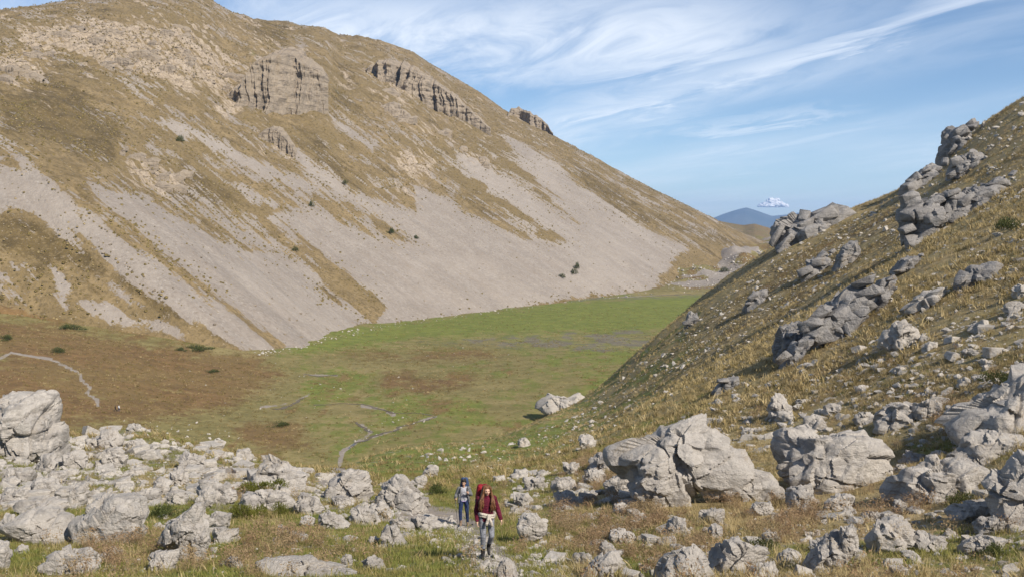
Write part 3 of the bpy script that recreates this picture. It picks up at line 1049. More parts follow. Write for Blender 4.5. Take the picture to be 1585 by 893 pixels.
def hull_stone(seed, n=15):
    """angular broken stone: convex hull of random points, 12-26 faces, about 1 m wide"""
    r_ = np.random.default_rng(seed)
    p = r_.normal(size=(n, 3)); p /= np.linalg.norm(p, axis=1, keepdims=True)
    p *= r_.uniform(0.75, 1.1, (n, 1)) * np.array([0.52, r_.uniform(0.32, 0.5), r_.uniform(0.26, 0.42)])
    bm = bmesh.new()
    for c in p:
        bm.verts.new(c)
    g = bmesh.ops.convex_hull(bm, input=bm.verts)
    bmesh.ops.delete(bm, geom=[v for v in g['geom_interior'] if isinstance(v, bmesh.types.BMVert)], context='VERTS')
    bmesh.ops.triangulate(bm, faces=bm.faces)
    bm.verts.index_update()
    V = np.array([v.co[:] for v in bm.verts]); T = np.array([[v.index for v in f.verts] for f in bm.faces])
    bm.free()
    V[:, 2] += 0.10
    return V, T


def block_stone(seed):
    """angular block: jittered box corners and a few chipped corners, about 1 m wide"""
    r_ = np.random.default_rng(seed)
    c = np.array([(x, y, z) for x in (-1, 1) for y in (-1, 1) for z in (-1, 1)], float)
    p = c * r_.uniform(0.62, 1.0, (8, 1)) + r_.normal(size=(8, 3)) * 0.13
    ex = r_.normal(size=(5, 3)); ex /= np.abs(ex).max(axis=1, keepdims=True); ex *= r_.uniform(0.75, 1.02, (5, 1))
    p = np.concatenate([p, ex]) * np.array([0.5, r_.uniform(0.32, 0.48), r_.uniform(0.24, 0.40)])
    bm = bmesh.new()
    for q in p:
        bm.verts.new(q)
    g = bmesh.ops.convex_hull(bm, input=bm.verts)
    bmesh.ops.delete(bm, geom=[v for v in g['geom_interior'] if isinstance(v, bmesh.types.BMVert)], context='VERTS')
    bmesh.ops.dissolve_limit(bm, angle_limit=0.12, verts=bm.verts, edges=bm.edges)
    bmesh.ops.bevel(bm, geom=bm.edges, offset=0.022, segments=1, affect='EDGES', profile=0.5)
    bmesh.ops.triangulate(bm, faces=bm.faces)
    bm.verts.index_update()
    V = np.array([v.co[:] for v in bm.verts]); T = np.array([[v.index for v in f.verts] for f in bm.faces])
    bm.free()
    return V, T


BLOCKS = [block_stone(1300 + i) for i in range(16)]


def box_outline(w, h, seed):
    """uneven rock outline of the given size: flat foot, broken shoulders"""
    r_ = np.random.default_rng(seed + 1000)
    lean = r_.normal() * 0.18
    pts = []
    for a in np.linspace(0, 2 * math.pi, 8, endpoint=False) + r_.uniform(-.3, .3, 8):
        c, s = math.cos(a), math.sin(a)
        e = r_.uniform(0.45, 0.95)
        x = math.copysign(abs(c) ** e, c); z = math.copysign(abs(s) ** e, s)
        k = r_.uniform(0.80, 1.02)
        pts.append((x * k * w / 2 + lean * z * w / 2, z * k * h / 2))
    return np.array(pts)


def place_px(P_px, base_py=None, where='hill', at_y=None):
    """distance of a rock whose foot shows at base_py in the photo"""
    P_px = np.asarray(P_px, float)
    cx = P_px[:, 0].mean()
    by = P_px[:, 1].max() if base_py is None else base_py
    if at_y:
        u, t = ray(cx, by)
        return u * at_y, at_y, t * at_y
    return (hit_hill if where == 'hill' else hit_meadow if where == 'meadow' else hit_mount)(cx, min(by, 899) if where == 'hill' else by)


def px_rock(name, polys, label, mat='rock', level=5, depth=0.45, where='hill', base=None, at_y=None, seed=0, rough=1.0, strata=0.5, sink=0.22, cat='boulder', ncut=14, kpow=4.5, group=None):
    """boulder from its outline(s) in photo pixels; stands on the ground where its foot shows"""
    if cat == 'outcrop':
        rc = np.random.default_rng(seed + 5)
        base_p = np.asarray(polys[0], float)
        lo, hi = base_p.min(0), base_p.max(0); ctr = base_p.mean(0)
        polys = [ctr + (base_p - ctr) * 0.88]
        wb, hb = hi - lo
        polys = [np.asarray(p_, float) for p_ in polys]
    allp = np.concatenate([np.asarray(p, float) for p in polys])
    h = place_px(allp, base, where, at_y)
    if h is None:
        print('no ground for', label); return None
    x0, y0, z0 = h
    org = None
    VV, TT, nv = [], [], 0
    for i, p in enumerate(polys):
        p = np.asarray(p, float)
        wpx, hpx = np.ptp(p[:, 0]), np.ptp(p[:, 1])
        m = y0 / F
        D = depth * (0.55 * min(wpx, hpx * 1.6) + 0.45 * math.sqrt(wpx * hpx)) * m
        yc = y0 + D * 0.75
        u, t = ray(p[:, 0], p[:, 1])
        q = np.stack([u * yc, t * yc], 1)
        # let the foot go into the ground
        lo = q[:, 1].min(); hi_ = q[:, 1].max(); hh = hi_ - lo
        w_ = np.clip((lo + 0.45 * hh - q[:, 1]) / (0.45 * hh), 0, 1)
        q[:, 1] = q[:, 1] - sink * hh * w_
        c = (q.min(0) + q.max(0)) / 2 * 0.5 + q.mean(0) * 0.5
        V, T = rock_shape(q - c, D, seed * 7 + i + 1, level, rough, strata, ncut, kpow)
        V = V + np.array([c[0], yc, c[1]])
        VV.append(V); TT.append(T + nv); nv += len(V)
    sm = np.ones(sum(len(t_) for t_ in TT), bool)
    if cat == 'outcrop':
        # broken blocks lying along the dip of the beds, set into the face
        k_ = 0; guard = 0
        while k_ < 30 and guard < 2000:
            guard += 1
            c = rc.uniform(lo, hi)
            if poly_mask(np.array([c[0]]), np.array([c[1]]), base_p, 0.1)[0] < 0.5:
                continue
            k_ += 1
            BV, BT = BLOCKS[int(rc.integers(16))]
            L_ = rc.uniform(0.16, 0.46) * max(wb, hb) * m
            W = BV * np.array([L_, L_ * rc.uniform(0.7, 1.1), L_ * rc.uniform(0.55, 1.0)])
            a_ = math.radians(rc.normal() * 12 + 30); cs, sn = math.cos(a_), math.sin(a_)
            W = np.stack([W[:, 0] * cs - W[:, 2] * sn, W[:, 1], W[:, 0] * sn + W[:, 2] * cs], 1)
            z_ = rc.normal() * 0.5; cs, sn = math.cos(z_), math.sin(z_)
            W = np.stack([W[:, 0] * cs - W[:, 1] * sn, W[:, 0] * sn + W[:, 1] * cs, W[:, 2]], 1)
            rel = (hi[1] - c[1]) / hb
            yb = y0 + D * (0.10 + 0.9 * rel * rc.uniform(0.5, 1.0)) - 0.1 * D
            uu, tt_ = ray(c[0], c[1])
            VV.append(W + np.array([uu * yb, yb, tt_ * yb])); TT.append(BT + nv); nv += len(W)
            sm = np.concatenate([sm, np.zeros(len(BT), bool)])
    V = np.concatenate(VV); T = np.concatenate(TT)
    org = np.array([V[:, 0].mean(), V[:, 1].mean(), V[:, 2].min()])
    me = tri_mesh(name, V - org, T, M[mat], sm)
    me.set_sharp_from_angle(angle=math.radians(48))
    o = link(me, name, None, org)
    tag(o, label, cat, group)
    FOOT.append((V[:, 0].mean(), V[:, 1].mean(), 0.5 * np.ptp(V[:, 0]), 0.5 * np.ptp(V[:, 1])))
    return o


FOOT = []       # ground taken by placed rocks


def B(x0, y0, x1, y1, s):
    """outline made up inside a photo bounding box"""
    o = box_outline(x1 - x0, y1 - y0, s)
    return [((x0 + x1) / 2 + a, (y0 + y1) / 2 - b) for a, b in o]


# outline-traced boulders: (outlines, label, options)
ROCKS = [
    ([[(-45, 640), (-20, 618), (0, 616), (15, 624), (40, 627), (63, 619), (73, 632), (80, 650), (91, 668), (91, 690), (78, 702), (50, 708), (15, 706), (-40, 715)]], 'huge pale boulder rising at the left edge of the picture', dict(level=6, depth=0.5, strata=0.9)),
    ([[(113, 810), (131, 794), (141, 777), (164, 768), (223, 776), (228, 797), (210, 826), (184, 838), (154, 841), (128, 826)]], 'broad smooth flat-topped boulder left of the forked standing rock', dict(level=6, rough=0.6, strata=0.25, ncut=9)),
    ([[(3, 815), (20, 795), (66, 789), (98, 803), (132, 830), (121, 840), (82, 836), (43, 828)]], 'long smooth slab sloping down to the right at the far left', dict(level=6, rough=0.55, strata=0.3, ncut=9)),
    ([[(-14, 830), (0, 826), (10, 830), (11, 856), (8, 880), (-14, 885)]], 'narrow upright rock cut by the left picture edge', dict()),
    ([[(67, 862), (85, 851), (121, 849), (144, 862), (162, 886), (154, 892), (108, 888), (75, 876)]], 'layered slab leaning right in the bottom left corner', dict(level=6, strata=1.2)),
    ([[(241, 842), (243, 813), (262, 809), (282, 800), (305, 776), (317, 786), (322, 812), (318, 836), (280, 850), (255, 848)], [(300, 800), (320, 800), (321, 840), (318, 864), (305, 868), (299, 842)], [(272, 820), (292, 822), (293, 862), (282, 866), (274, 848)]], 'forked standing rock with two legs like an elephant', dict(level=5, strata=0.3, sink=0.03)),
    ([[(397, 740), (401, 715), (416, 708), (441, 718), (468, 727), (473, 742), (468, 757), (441, 758), (416, 752)]], 'rounded pale boulder behind the yellow green juniper', dict(level=6, strata=0.4)),
    ([[(505, 769), (511, 748), (530, 733), (551, 724), (566, 733), (570, 751), (563, 772), (536, 773), (514, 773)]], 'pointed boulder with a blue grey left face near the stream gully', dict(level=6, strata=0.7)),
    ([[(578, 769), (585, 751), (624, 735), (637, 748), (655, 770), (657, 788), (634, 792), (594, 790), (582, 781)]], 'tent shaped banded boulder left of the hiker in grey', dict(level=6, strata=1.0)),
    ([[(456, 790), (459, 770), (471, 765), (490, 775), (499, 786), (490, 795), (466, 797)]], 'cone topped pale rock between juniper and stream gully', dict()),
    ([[(540, 800), (545, 784), (562, 787), (580, 791), (587, 805), (565, 809), (545, 806)]], 'low pale rock in front of the tent shaped boulder', dict()),
    ([[(572, 798), (576, 780), (590, 776), (606, 790), (606, 803), (585, 805)]], 'rounded rock leaning on the tent shaped boulder', dict(strata=0.3)),
    ([[(490, 814), (494, 800), (514, 795), (539, 811), (525, 817)]], 'low wedge of rock in the grass below the pointed boulder', dict()),
    ([[(588, 841), (594, 815), (609, 810), (617, 822), (628, 838), (610, 846)]], 'upright grey rock standing alone left of the path', dict()),
    ([[(377, 893), (395, 874), (425, 869), (465, 871), (510, 880), (560, 888), (585, 893), (560, 905), (400, 908)]], 'long low rib of rock along the bottom edge', dict(level=6, depth=0.7, strata=0.7)),
    ([[(370, 780), (380, 765), (405, 757), (440, 760), (452, 775), (445, 788), (390, 790)]], 'rough ledge under the yellow green juniper', dict(strata=0.9)),
    ([[(954, 705), (959, 696), (982, 685), (1017, 678), (1056, 655), (1101, 646), (1120, 653), (1129, 668), (1155, 706), (1155, 722), (1119, 735), (1056, 735), (992, 728), (964, 735), (956, 722)], [(982, 757), (992, 738), (1017, 717), (1056, 701), (1080, 717), (1083, 748), (1058, 775), (1006, 791), (998, 782), (996, 764)]], 'largest boulder right of the hikers, split block with a broken lower half', dict(level=6, strata=0.35, depth=0.48, base=788)),
    ([[(1099, 750), (1105, 731), (1130, 728), (1200, 734), (1217, 748), (1210, 764), (1115, 777), (1102, 767)]], 'smooth rounded slab right below the largest boulder', dict(level=6, rough=0.6, strata=0.2, ncut=8)),
    ([[(935, 750), (950, 738), (975, 732), (979, 746), (968, 761), (950, 768), (940, 764)]], 'squat block left below the largest boulder', dict()),
    ([[(803, 813), (810, 800), (833, 796), (847, 811), (837, 829), (814, 836)]], 'cleft dark faced rock beside the path, right of the red jacketed hiker', dict(level=5, strata=1.0)),
    ([[(763, 897), (775, 868), (786, 862), (794, 871), (806, 897)]], 'pale pyramid rock at the bottom edge below the red jacketed hiker', dict(level=5, rough=0.6, strata=0.2)),
    ([[(898, 897), (908, 878), (950, 851), (965, 860), (949, 880), (932, 897)]], 'slanting rock at the bottom edge right of the path', dict()),
    ([[(1012, 900), (1031, 867), (1066, 847), (1091, 860), (1117, 900)]], 'big smooth domed rock at the bottom edge', dict(level=6, rough=0.7, strata=0.3)),
    ([[(1096, 870), (1119, 843), (1143, 835), (1192, 858), (1182, 877), (1150, 883), (1112, 890)]], 'rough pale rock just right of the smooth domed rock', dict(level=6, strata=0.7)),
    ([[(1206, 687), (1207, 675), (1237, 667), (1314, 668), (1349, 677), (1370, 699), (1382, 725), (1349, 743), (1300, 745), (1258, 743), (1218, 733), (1214, 703)], [(1278, 757), (1300, 719), (1335, 726), (1339, 752), (1307, 769), (1285, 766)]], 'large flat-topped boulder with overhanging ledge and a block before it', dict(level=6, strata=1.0, depth=0.5, base=764)),
    ([[(1379, 750), (1405, 731), (1461, 716), (1531, 719), (1543, 727), (1496, 750), (1468, 764), (1433, 769), (1384, 776)]], 'long ridged boulder stretching right of the large flat-topped boulder', dict(level=6, strata=0.9)),
    ([[(1475, 720), (1480, 706), (1520, 697), (1556, 700), (1553, 717), (1500, 724)]], 'flat layered slab behind the long ridged boulder', dict(strata=1.2)),
    ([[(1475, 650), (1503, 633), (1531, 629), (1552, 611), (1585, 583), (1640, 560), (1650, 680), (1585, 676), (1502, 670)]], 'massive grey rock face at the right picture edge', dict(level=6, strata=0.35, depth=0.5)),
    ([[(1463, 713), (1486, 682), (1510, 671), (1590, 675), (1610, 695), (1590, 705), (1510, 708)]], 'smooth sloping slab at the foot of the massive rock face', dict(level=5, rough=0.7)),
    ([[(1537, 754), (1559, 724), (1585, 706), (1640, 700), (1650, 800), (1585, 812), (1563, 813), (1545, 785)]], 'dark cracked boulder cut by the right picture edge', dict(level=6, strata=0.9)),
    ([[(1461, 792), (1482, 783), (1531, 775), (1547, 783), (1531, 799), (1486, 807)]], 'low flat rock left of the dark cracked boulder', dict()),
    ([[(1515, 820), (1522, 800), (1545, 797), (1557, 815), (1550, 826)]], 'small tilted slab under the dark cracked boulder', dict()),
    ([[(1346, 834), (1356, 815), (1377, 803), (1405, 812), (1418, 834), (1388, 848), (1356, 856)]], 'rounded boulder in dry grass at lower right', dict(level=6, strata=0.4)),
    ([[(1410, 845), (1418, 830), (1445, 824), (1467, 830), (1455, 848), (1425, 852)]], 'flat stone touching the rounded boulder at lower right', dict()),
    ([[(1474, 853), (1493, 841), (1524, 829), (1564, 834), (1557, 853), (1503, 857)]], 'thin pale slab lying in the grass at the bottom right', dict(rough=0.6, strata=0.4)),
    ([[(1249, 873), (1276, 832), (1300, 818), (1312, 830), (1308, 856), (1262, 886)], [(1300, 850), (1304, 815), (1315, 807), (1327, 818), (1326, 846), (1308, 858)]], 'split upright slab leaning right at bottom right', dict(level=5, strata=0.8)),
    ([[(1218, 782), (1222, 760), (1238, 752), (1262, 754), (1270, 770), (1258, 782), (1240, 786)]], 'knobbly rock in front of the large flat-topped boulder', dict()),
    ([[(1354, 660), (1358, 645), (1378, 630), (1405, 620), (1427, 618), (1418, 636), (1395, 655), (1370, 666)]], 'grooved rock leaning up the slope above the flat-topped boulder', dict(strata=1.1)),
    ([[(1416, 645), (1420, 628), (1440, 619), (1461, 628), (1455, 644), (1430, 650)]], 'blocky rock next to the grooved leaning rock', dict()),
    # outcrops of the spur on the right
    ([[(1201, 354), (1210, 344), (1226, 338), (1267, 331), (1299, 326), (1315, 342), (1300, 357), (1247, 369), (1226, 386), (1209, 391), (1202, 374)]], 'rock outcrop ending the right hand ridge against the sky', dict(mat='rock_far', level=6, strata=1.2, depth=0.6, base=372, sink=0.5, cat='outcrop', kpow=6)),
    ([[(1400, 298), (1423, 285), (1443, 295), (1453, 321), (1447, 356), (1434, 379), (1409, 384), (1398, 347)]], 'tall overhanging cliff block high on the right slope', dict(mat='rock_far', level=6, strata=0.8, depth=0.7, base=380, cat='outcrop')),
    ([[(1448, 335), (1458, 301), (1493, 294), (1544, 289), (1550, 310), (1534, 325), (1503, 337)]], 'cracked rock band right of the overhanging cliff block', dict(mat='rock_far', level=6, strata=1.1, depth=0.6, cat='outcrop')),
    ([[(1456, 228), (1468, 200), (1488, 189), (1509, 192), (1506, 211), (1480, 233), (1468, 246), (1458, 238)]], 'dark jutting crag on the right skyline', dict(mat='rock_far', level=5, strata=0.9, depth=0.7, base=240, cat='outcrop', sink=0.6)),
    ([[(1393, 300), (1405, 282), (1440, 258), (1465, 243), (1470, 252), (1440, 275), (1412, 300)]], 'sloping ledge below the jutting skyline crag', dict(mat='rock_far', level=5, strata=0.9, depth=0.6, base=290, cat='outcrop', sink=0.5)),
    ([[(1196, 555), (1206, 513), (1235, 490), (1255, 490), (1250, 525), (1222, 548)]], 'lower left end of the tilted blue grey rock band on the slope', dict(mat='rock_far', level=5, strata=1.2, depth=0.5, cat='outcrop', sink=0.5)),
    ([[(1240, 530), (1258, 490), (1300, 462), (1344, 427), (1354, 452), (1322, 495), (1270, 522)]], 'long tilted blue grey rock band in the middle of the right slope', dict(mat='rock_far', level=6, strata=1.3, depth=0.45, cat='outcrop', sink=0.5)),
    ([[(1366, 530), (1383, 503), (1413, 494), (1424, 518), (1393, 541)]], 'lone dark boulder on the golden slope at right', dict(level=5, strata=0.8)),
    ([[(1400, 475), (1425, 458), (1462, 443), (1470, 449), (1440, 466), (1410, 480)]], 'pale tilted slab above the lone dark boulder', dict(level=4, strata=0.8)),
    ([[(1290, 412), (1303, 385), (1330, 371), (1339, 390), (1312, 410)]], 'dark notch of rock below the ridge outcrop', dict(mat='rock_far', level=5, strata=1.0, depth=0.5, cat='outcrop')),
    ([[(1466, 273), (1478, 245), (1500, 236), (1530, 231), (1526, 252), (1490, 268)]], 'rock cluster below the jutting skyline crag', dict(mat='rock_far', level=5, strata=1.2, cat='outcrop')),
    ([[(1060, 508), (1064, 488), (1072, 478), (1081, 480), (1080, 498), (1068, 510)]], 'small outcrop on the edge of the spur above the meadow', dict(mat='rock_far', level=5, strata=1.2, depth=0.6, cat='outcrop', sink=0.5)),
    ([[(1372, 424), (1395, 405), (1428, 387), (1430, 400), (1400, 420)]], 'low rock step under the overhanging cliff block', dict(mat='rock_far', level=4, strata=1.2, cat='outcrop')),
    ([[(1205, 560), (1225, 535), (1262, 512), (1270, 520), (1240, 545), (1215, 566)]], 'low ledge along the lower edge of the tilted blue grey band', dict(mat='rock_far', level=4, strata=1.2, depth=0.5, cat='outcrop', sink=0.5)),
    ([[(1340, 470), (1362, 440), (1392, 418), (1400, 428), (1372, 455), (1350, 478)]], 'ledge carrying the tilted blue grey band up towards the cliff block', dict(mat='rock_far', level=4, strata=1.2, depth=0.5, cat='outcrop', sink=0.5)),
    ([[(1235, 420), (1258, 400), (1290, 388), (1296, 396), (1262, 418), (1240, 428)]], 'thin ledge on the olive slope below the ridge outcrop', dict(mat='rock_far', level=4, strata=1.2, depth=0.5, cat='outcrop', sink=0.5)),
    ([[(1150, 470), (1166, 452), (1190, 440), (1196, 448), (1172, 468), (1156, 478)]], 'small ledge halfway down the olive slope', dict(mat='rock_far', level=4, strata=1.2, depth=0.5, cat='outcrop', sink=0.5)),
    ([[(1500, 300), (1530, 284), (1570, 262), (1580, 272), (1545, 296), (1510, 312)]], 'ledge running to the right edge below the skyline', dict(mat='rock_far', level=4, strata=1.2, depth=0.5, cat='outcrop', sink=0.5)),
    ([[(1480, 430), (1510, 412), (1552, 402), (1558, 412), (1520, 430), (1488, 442)]], 'grey ledge on the golden slope near the right edge', dict(mat='rock_far', level=4, strata=1.2, depth=0.5, cat='outcrop', sink=0.5)),
    ([[(1100, 600), (1122, 582), (1150, 572), (1156, 582), (1128, 600), (1106, 610)]], 'ledge on the brow of the near slope', dict(mat='rock_far', level=4, strata=1.2, depth=0.5, cat='outcrop', sink=0.5)),
    ([[(834, 630), (838, 613), (849, 610), (862, 616), (880, 618), (905, 604), (913, 613), (884, 628), (848, 636)]], 'big two-humped boulder where the right slope meets the meadow', dict(where='hill', level=5, strata=0.8, base=633)),
]
# smaller boulders by bounding box: (x0, y0, x1, y1, label)
BOXES = [
    (54, 697, 88, 735, 'blocky rock under the right end of the huge left boulder'),
    (97, 694, 134, 727, 'egg shaped boulder right of the huge left boulder'),
    (148, 661, 192, 693, 'round boulder on top of the left boulder field'),
    (158, 690, 194, 724, 'round shouldered rock below the topmost boulder of the left field'),
    (195, 656, 224, 671, 'flat stone at the far edge of the left boulder field'),
    (190, 681, 225, 700, 'long pale rock right of the topmost boulder of the left field'),
    (263, 718, 291, 750, 'steep pale block in the middle of the left boulder field'),
    (233, 737, 263, 767, 'plain faced block below the middle of the left boulder field'),
    (278, 699, 319, 729, 'slab tilted to the right in the left boulder field'),
    (319, 679, 349, 697, 'pale rock at the far right edge of the left boulder field'),
    (363, 694, 393, 714, 'lone pale rock before the brown meadow'),
    (202, 756, 248, 786, 'smooth slab behind the broad flat-topped boulder'),
    (255, 759, 290, 786, 'wide rock behind the forked standing rock'),
    (300, 742, 366, 787, 'wide white slab right of the left boulder field'),
    (302, 754, 333, 790, 'dark triangular rock standing before the wide white slab'),
    (-4, 721, 57, 748, 'wide ledge below the huge left boulder'),
    (-4, 736, 30, 756, 'lower step of the ledge below the huge left boulder'),
    (86, 747, 140, 786, 'square block above the long smooth slab'),
    (38, 740, 97, 773, 'cracked ledge left of the square block'),
    (-4, 753, 44, 779, 'worn ledge at the left edge below the boulder steps'),
    (18, 773, 110, 800, 'flat shelf of rock above the long smooth slab'),
    (-4, 794, 30, 828, 'left end of the rock shelf at the picture edge'),
    (20, 841, 47, 862, 'white stone in the grass at far left'),
    (76, 727, 103, 748, 'squat stone beside the grass patch in the boulder field'),
    (319, 792, 355, 819, 'pale stone right of the forked standing rock'),
    (322, 816, 370, 844, 'wedge shaped rock right of the forked standing rock'),
    (223, 847, 276, 890, 'rough pale rock in front of the forked standing rock'),
    (462, 797, 488, 815, 'white stone in the grass left of the low wedge'),
    (426, 811, 448, 827, 'small white stone in green grass below the juniper'),
    (598, 802, 640, 820, 'flat stone at the left end of the path ledge'),
    (632, 799, 686, 821, 'long white ledge the path crosses behind the hikers'),
    (655, 717, 681, 737, 'grey boulder on the green bank above the hiker in grey'),
    (581, 679, 605, 692, 'flat boulder beside the stream at the edge of the meadow'),
    (639, 735, 662, 757, 'small block behind the tent shaped boulder'),
    (510, 766, 549, 784, 'flat pale rock at the foot of the pointed boulder'),
    (528, 856, 546, 879, 'leaning stone in dry grass at bottom centre'),
    (558, 861, 595, 886, 'broken stone pair near the bottom centre'),
    (568, 827, 587, 844, 'small tilted stone left of the lone upright rock'),
    (899, 725, 941, 748, 'flat rock on the slope left of the squat block'),
    (852, 737, 895, 764, 'long pale rock on the slope above the path'),
    (1027, 798, 1071, 834, 'pale rock half hidden in brown grass below the largest boulder'),
    (942, 817, 986, 843, 'flat white rock in the brown grass right of the path'),
    (926, 838, 955, 862, 'stone below the flat white rock right of the path'),
    (882, 856, 920, 873, 'thin slab in the grass near the bottom, right of the hikers'),
    (1080, 785, 1127, 811, 'low stone below the smooth rounded slab'),
    (1097, 810, 1121, 837, 'upright stone right of the half hidden pale rock'),
    (946, 780, 976, 800, 'stone in front of the broken lower block'),
    (895, 671, 923, 694, 'rock standing on the shaded middle slope'),
    (798, 677, 822, 691, 'low stone on the slope above the meadow'),
    (912, 699, 958, 730, 'pale ledge touching the left end of the largest boulder'),
    (872, 712, 895, 736, 'rounded stone up the slope from the long pale rock'),
    (810, 737, 853, 758, 'flat ledge above and right of the red jacketed hiker'),
    (799, 761, 825, 783, 'grey stone just right of the hikers'),
    (858, 761, 895, 786, 'pale rock in dry grass right of the hikers'),
    (1161, 775, 1203, 797, 'flat pale stone left of the knobbly rock'),
    (1158, 871, 1213, 900, 'rock at the bottom edge right of the rough pale rock'),
    (1320, 637, 1362, 661, 'flat rock above the large flat-topped boulder'),
    (1191, 610, 1227, 652, 'dark sided rock up the slope from the large flat-topped boulder'),
    (1243, 642, 1282, 671, 'pale rock between two grass clumps above the flat-topped boulder'),
    (1271, 624, 1305, 645, 'low rock higher up above the flat-topped boulder'),
    (1440, 695, 1469, 713, 'square stone left of the sloping slab'),
    (1381, 717, 1413, 733, 'flat stone between flat-topped and ridged boulders'),
    (1388, 698, 1438, 720, 'jagged stone behind the long ridged boulder'),
    (1277, 765, 1327, 793, 'low slab below the block of the flat-topped boulder'),
    (1331, 789, 1368, 810, 'small sloping stone above the rounded boulder at lower right'),
    (1381, 772, 1406, 793, 'cube like stone under the left end of the ridged boulder'),
    (1205, 850, 1250, 872, 'pale stone left of the split upright slab'),
    (1180, 820, 1212, 840, 'small stone in brown grass right of the rough pale rock'),
    (1566, 440, 1600, 462, 'grey rock on the golden slope at the right edge'),
    (1556, 466, 1590, 484, 'flat rock at the right edge below the grey rock'),
    (1500, 500, 1530, 516, 'pale stone in the golden grass high on the right'),
    (1280, 690, 1281, 691, None),
]
seed = 100
for polys, label, kw in ROCKS:
    seed += 1
    nm = 'rock_outcrop' if kw.get('cat') == 'outcrop' else 'boulder'
    if kw.get('level') == 6 and max(np.ptp(np.asarray(q_)[:, 0]) for q_ in polys) < 78:
        kw['level'] = 5
    px_rock(nm, polys, label, seed=seed, **kw)
for x0, y0, x1, y1, label in BOXES:
    if label is None:
        continue
    seed += 1
    px_rock('boulder', [B(x0, y0, x1, y1, seed)], label, seed=seed, level=5 if (x1 - x0) > 34 else 4, strata=0.7)

# ---- crags of the left mountain: steep banded faces that run back into the slope


def mount_near(px, py):
    d2 = (MPX - px) ** 2 + (MPY - py) ** 2
    i = np.unravel_index(np.argmin(d2), d2.shape)
    return float(MX[i]), float(MY[i]), float(MZ[i])


def cliff_sheet(top, bot, seed, step=0.8, rows=52, rib=1.0, back=1.0, dy=0.0):
    """face between a top and a bottom line (photo px): vertical ribs, horizontal beds, cap running back uphill"""
    top = np.array(top, float); bot = np.array(bot, float)
    px = np.arange(top[0, 0], top[-1, 0], step)
    ty = np.interp(px, top[:, 0], top[:, 1]) + 1.6 * fbm2(px / 7, px * 0, 3, seed)
    by = np.interp(px, bot[:, 0], bot[:, 1]) + 2.0
    ty = np.minimum(ty, by - 0.6)
    key = np.linspace(px[0], px[-1], 9)
    ky = np.array([mount_near(a, np.interp(a, px, by))[1] for a in key]) + dy
    for _ in range(3):
        ky[1:-1] = (ky[:-2] + 2 * ky[1:-1] + ky[2:]) / 4
    ky = 0.42 * ky + 0.58 * ky.mean()
    y0 = np.interp(px, key, ky)
    u, tb = ray(px, by); _, tt = ray(px, ty)
    zb = tb * y0; zt = tt * y0
    H = np.maximum(zt - zb, 0.3)
    f = np.linspace(-0.25, 1, rows)[:, None]
    Z = zb + np.where(f < 0, f * 3.0 * max(H.max(), 4.0), H * f)
    X0 = (u * y0)[None] + 0 * f
    hm = H.max()
    sx = X0 / hm
    ribs = ridg2(sx * 4.2 + 0.5 * fbm2(sx * 3, Z / hm * 2, 2, seed), Z / hm * 0.35, 4, seed + 1)
    beds = fbm2(Z / hm * 9 + 0.4 * fbm2(sx * 1.2, Z / hm, 2, seed + 8), sx * 0.35, 3, seed + 2)
    chip = fbm2(sx * 14, Z / hm * 14, 3, seed + 3)
    prot = rib * hm * (0.34 * ribs + 0.07 * beds + 0.05 * chip) * np.minimum(1, H / hm * 2)
    Y = y0[None] + 0.22 * H * np.maximum(f, 0) - prot
    # cap: runs back and up into the mountain
    g = np.linspace(0.06, 1, 9)[:, None]
    Yc = Y[-1:] + g * back * (0.9 * H[None] + 3)
    Zc = Z[-1:] + g * 0.33 * back * (0.9 * H[None] + 3) + 0.05 * hm * fbm2(sx[-1:] * 8, g * 6, 3, seed + 4) * (H / hm)
    Xc = (u[None] * (y0[None] + 0 * g))
    return np.concatenate([X0, Xc]), np.concatenate([Y, Yc]), np.concatenate([Z, Zc])


CLIFFS = [
    ([(338, 172), (350, 144), (362, 136), (373, 150), (378, 122), (386, 102), (400, 95), (432, 87), (452, 84), (464, 97), (480, 104), (495, 112), (503, 120), (509, 129.5)],
     [(338, 178), (350, 187), (375, 191), (392, 183), (404, 179), (428, 171), (450, 160), (470, 150), (492, 142), (509, 130)], 'tall banded cliff with vertical fissures on the brow of the mountain', dict(rib=1.0)),
    ([(562, 110), (576, 102), (592, 97), (612, 100), (626, 103), (650, 116), (700, 148), (760, 201)], [(562, 113), (576, 122), (592, 130), (620, 148), (650, 150), (700, 166), (760, 204)], 'slanting rock band high on the mountain right of the tall cliff', dict(rib=1.1)),
    ([(786, 178), (791, 170), (803, 169), (822, 178), (838, 187), (848, 197), (857, 209)], [(786, 184), (800, 192), (820, 203), (840, 212), (857, 217)], 'dark crag breaking the mountain skyline', dict(dy=30, rib=1.0, back=0.5)),
    ([(400, 208), (415, 200), (432, 203), (450, 226), (458, 240)], [(400, 212), (415, 215), (432, 222), (450, 238), (458, 243)], 'white striped ledge below the tall cliff', dict(rib=0.8)),
    #([(588, 252), (604, 240), (630, 232), (655, 238), (676, 248)], [(588, 256), (604, 254), (630, 250), (655, 254), (676, 252)], 'upper pale ledge in the middle of the mountain', dict(rib=1.0)),
    #([(600, 268), (620, 262), (646, 262), (668, 272)], [(600, 272), (620, 274), (646, 276), (668, 277)], 'lower pale ledge in the middle of the mountain', dict(rib=1.0)),
    #([(578, 286), (600, 284), (625, 292), (646, 314)], [(578, 290), (600, 296), (625, 308), (646, 318)], 'pale ribbed ledge at the top of the wide scree', dict(rib=1.0)),
]
for j, (tp, bt, label, kw) in enumerate(CLIFFS):
    X_, Y_, Z_ = cliff_sheet(tp, bt, 930 + 10 * j, **kw)
    o = grid_mesh('cliff', X_, Y_, Z_, M['rock_cliff'])
    tag(o, label, 'cliff')
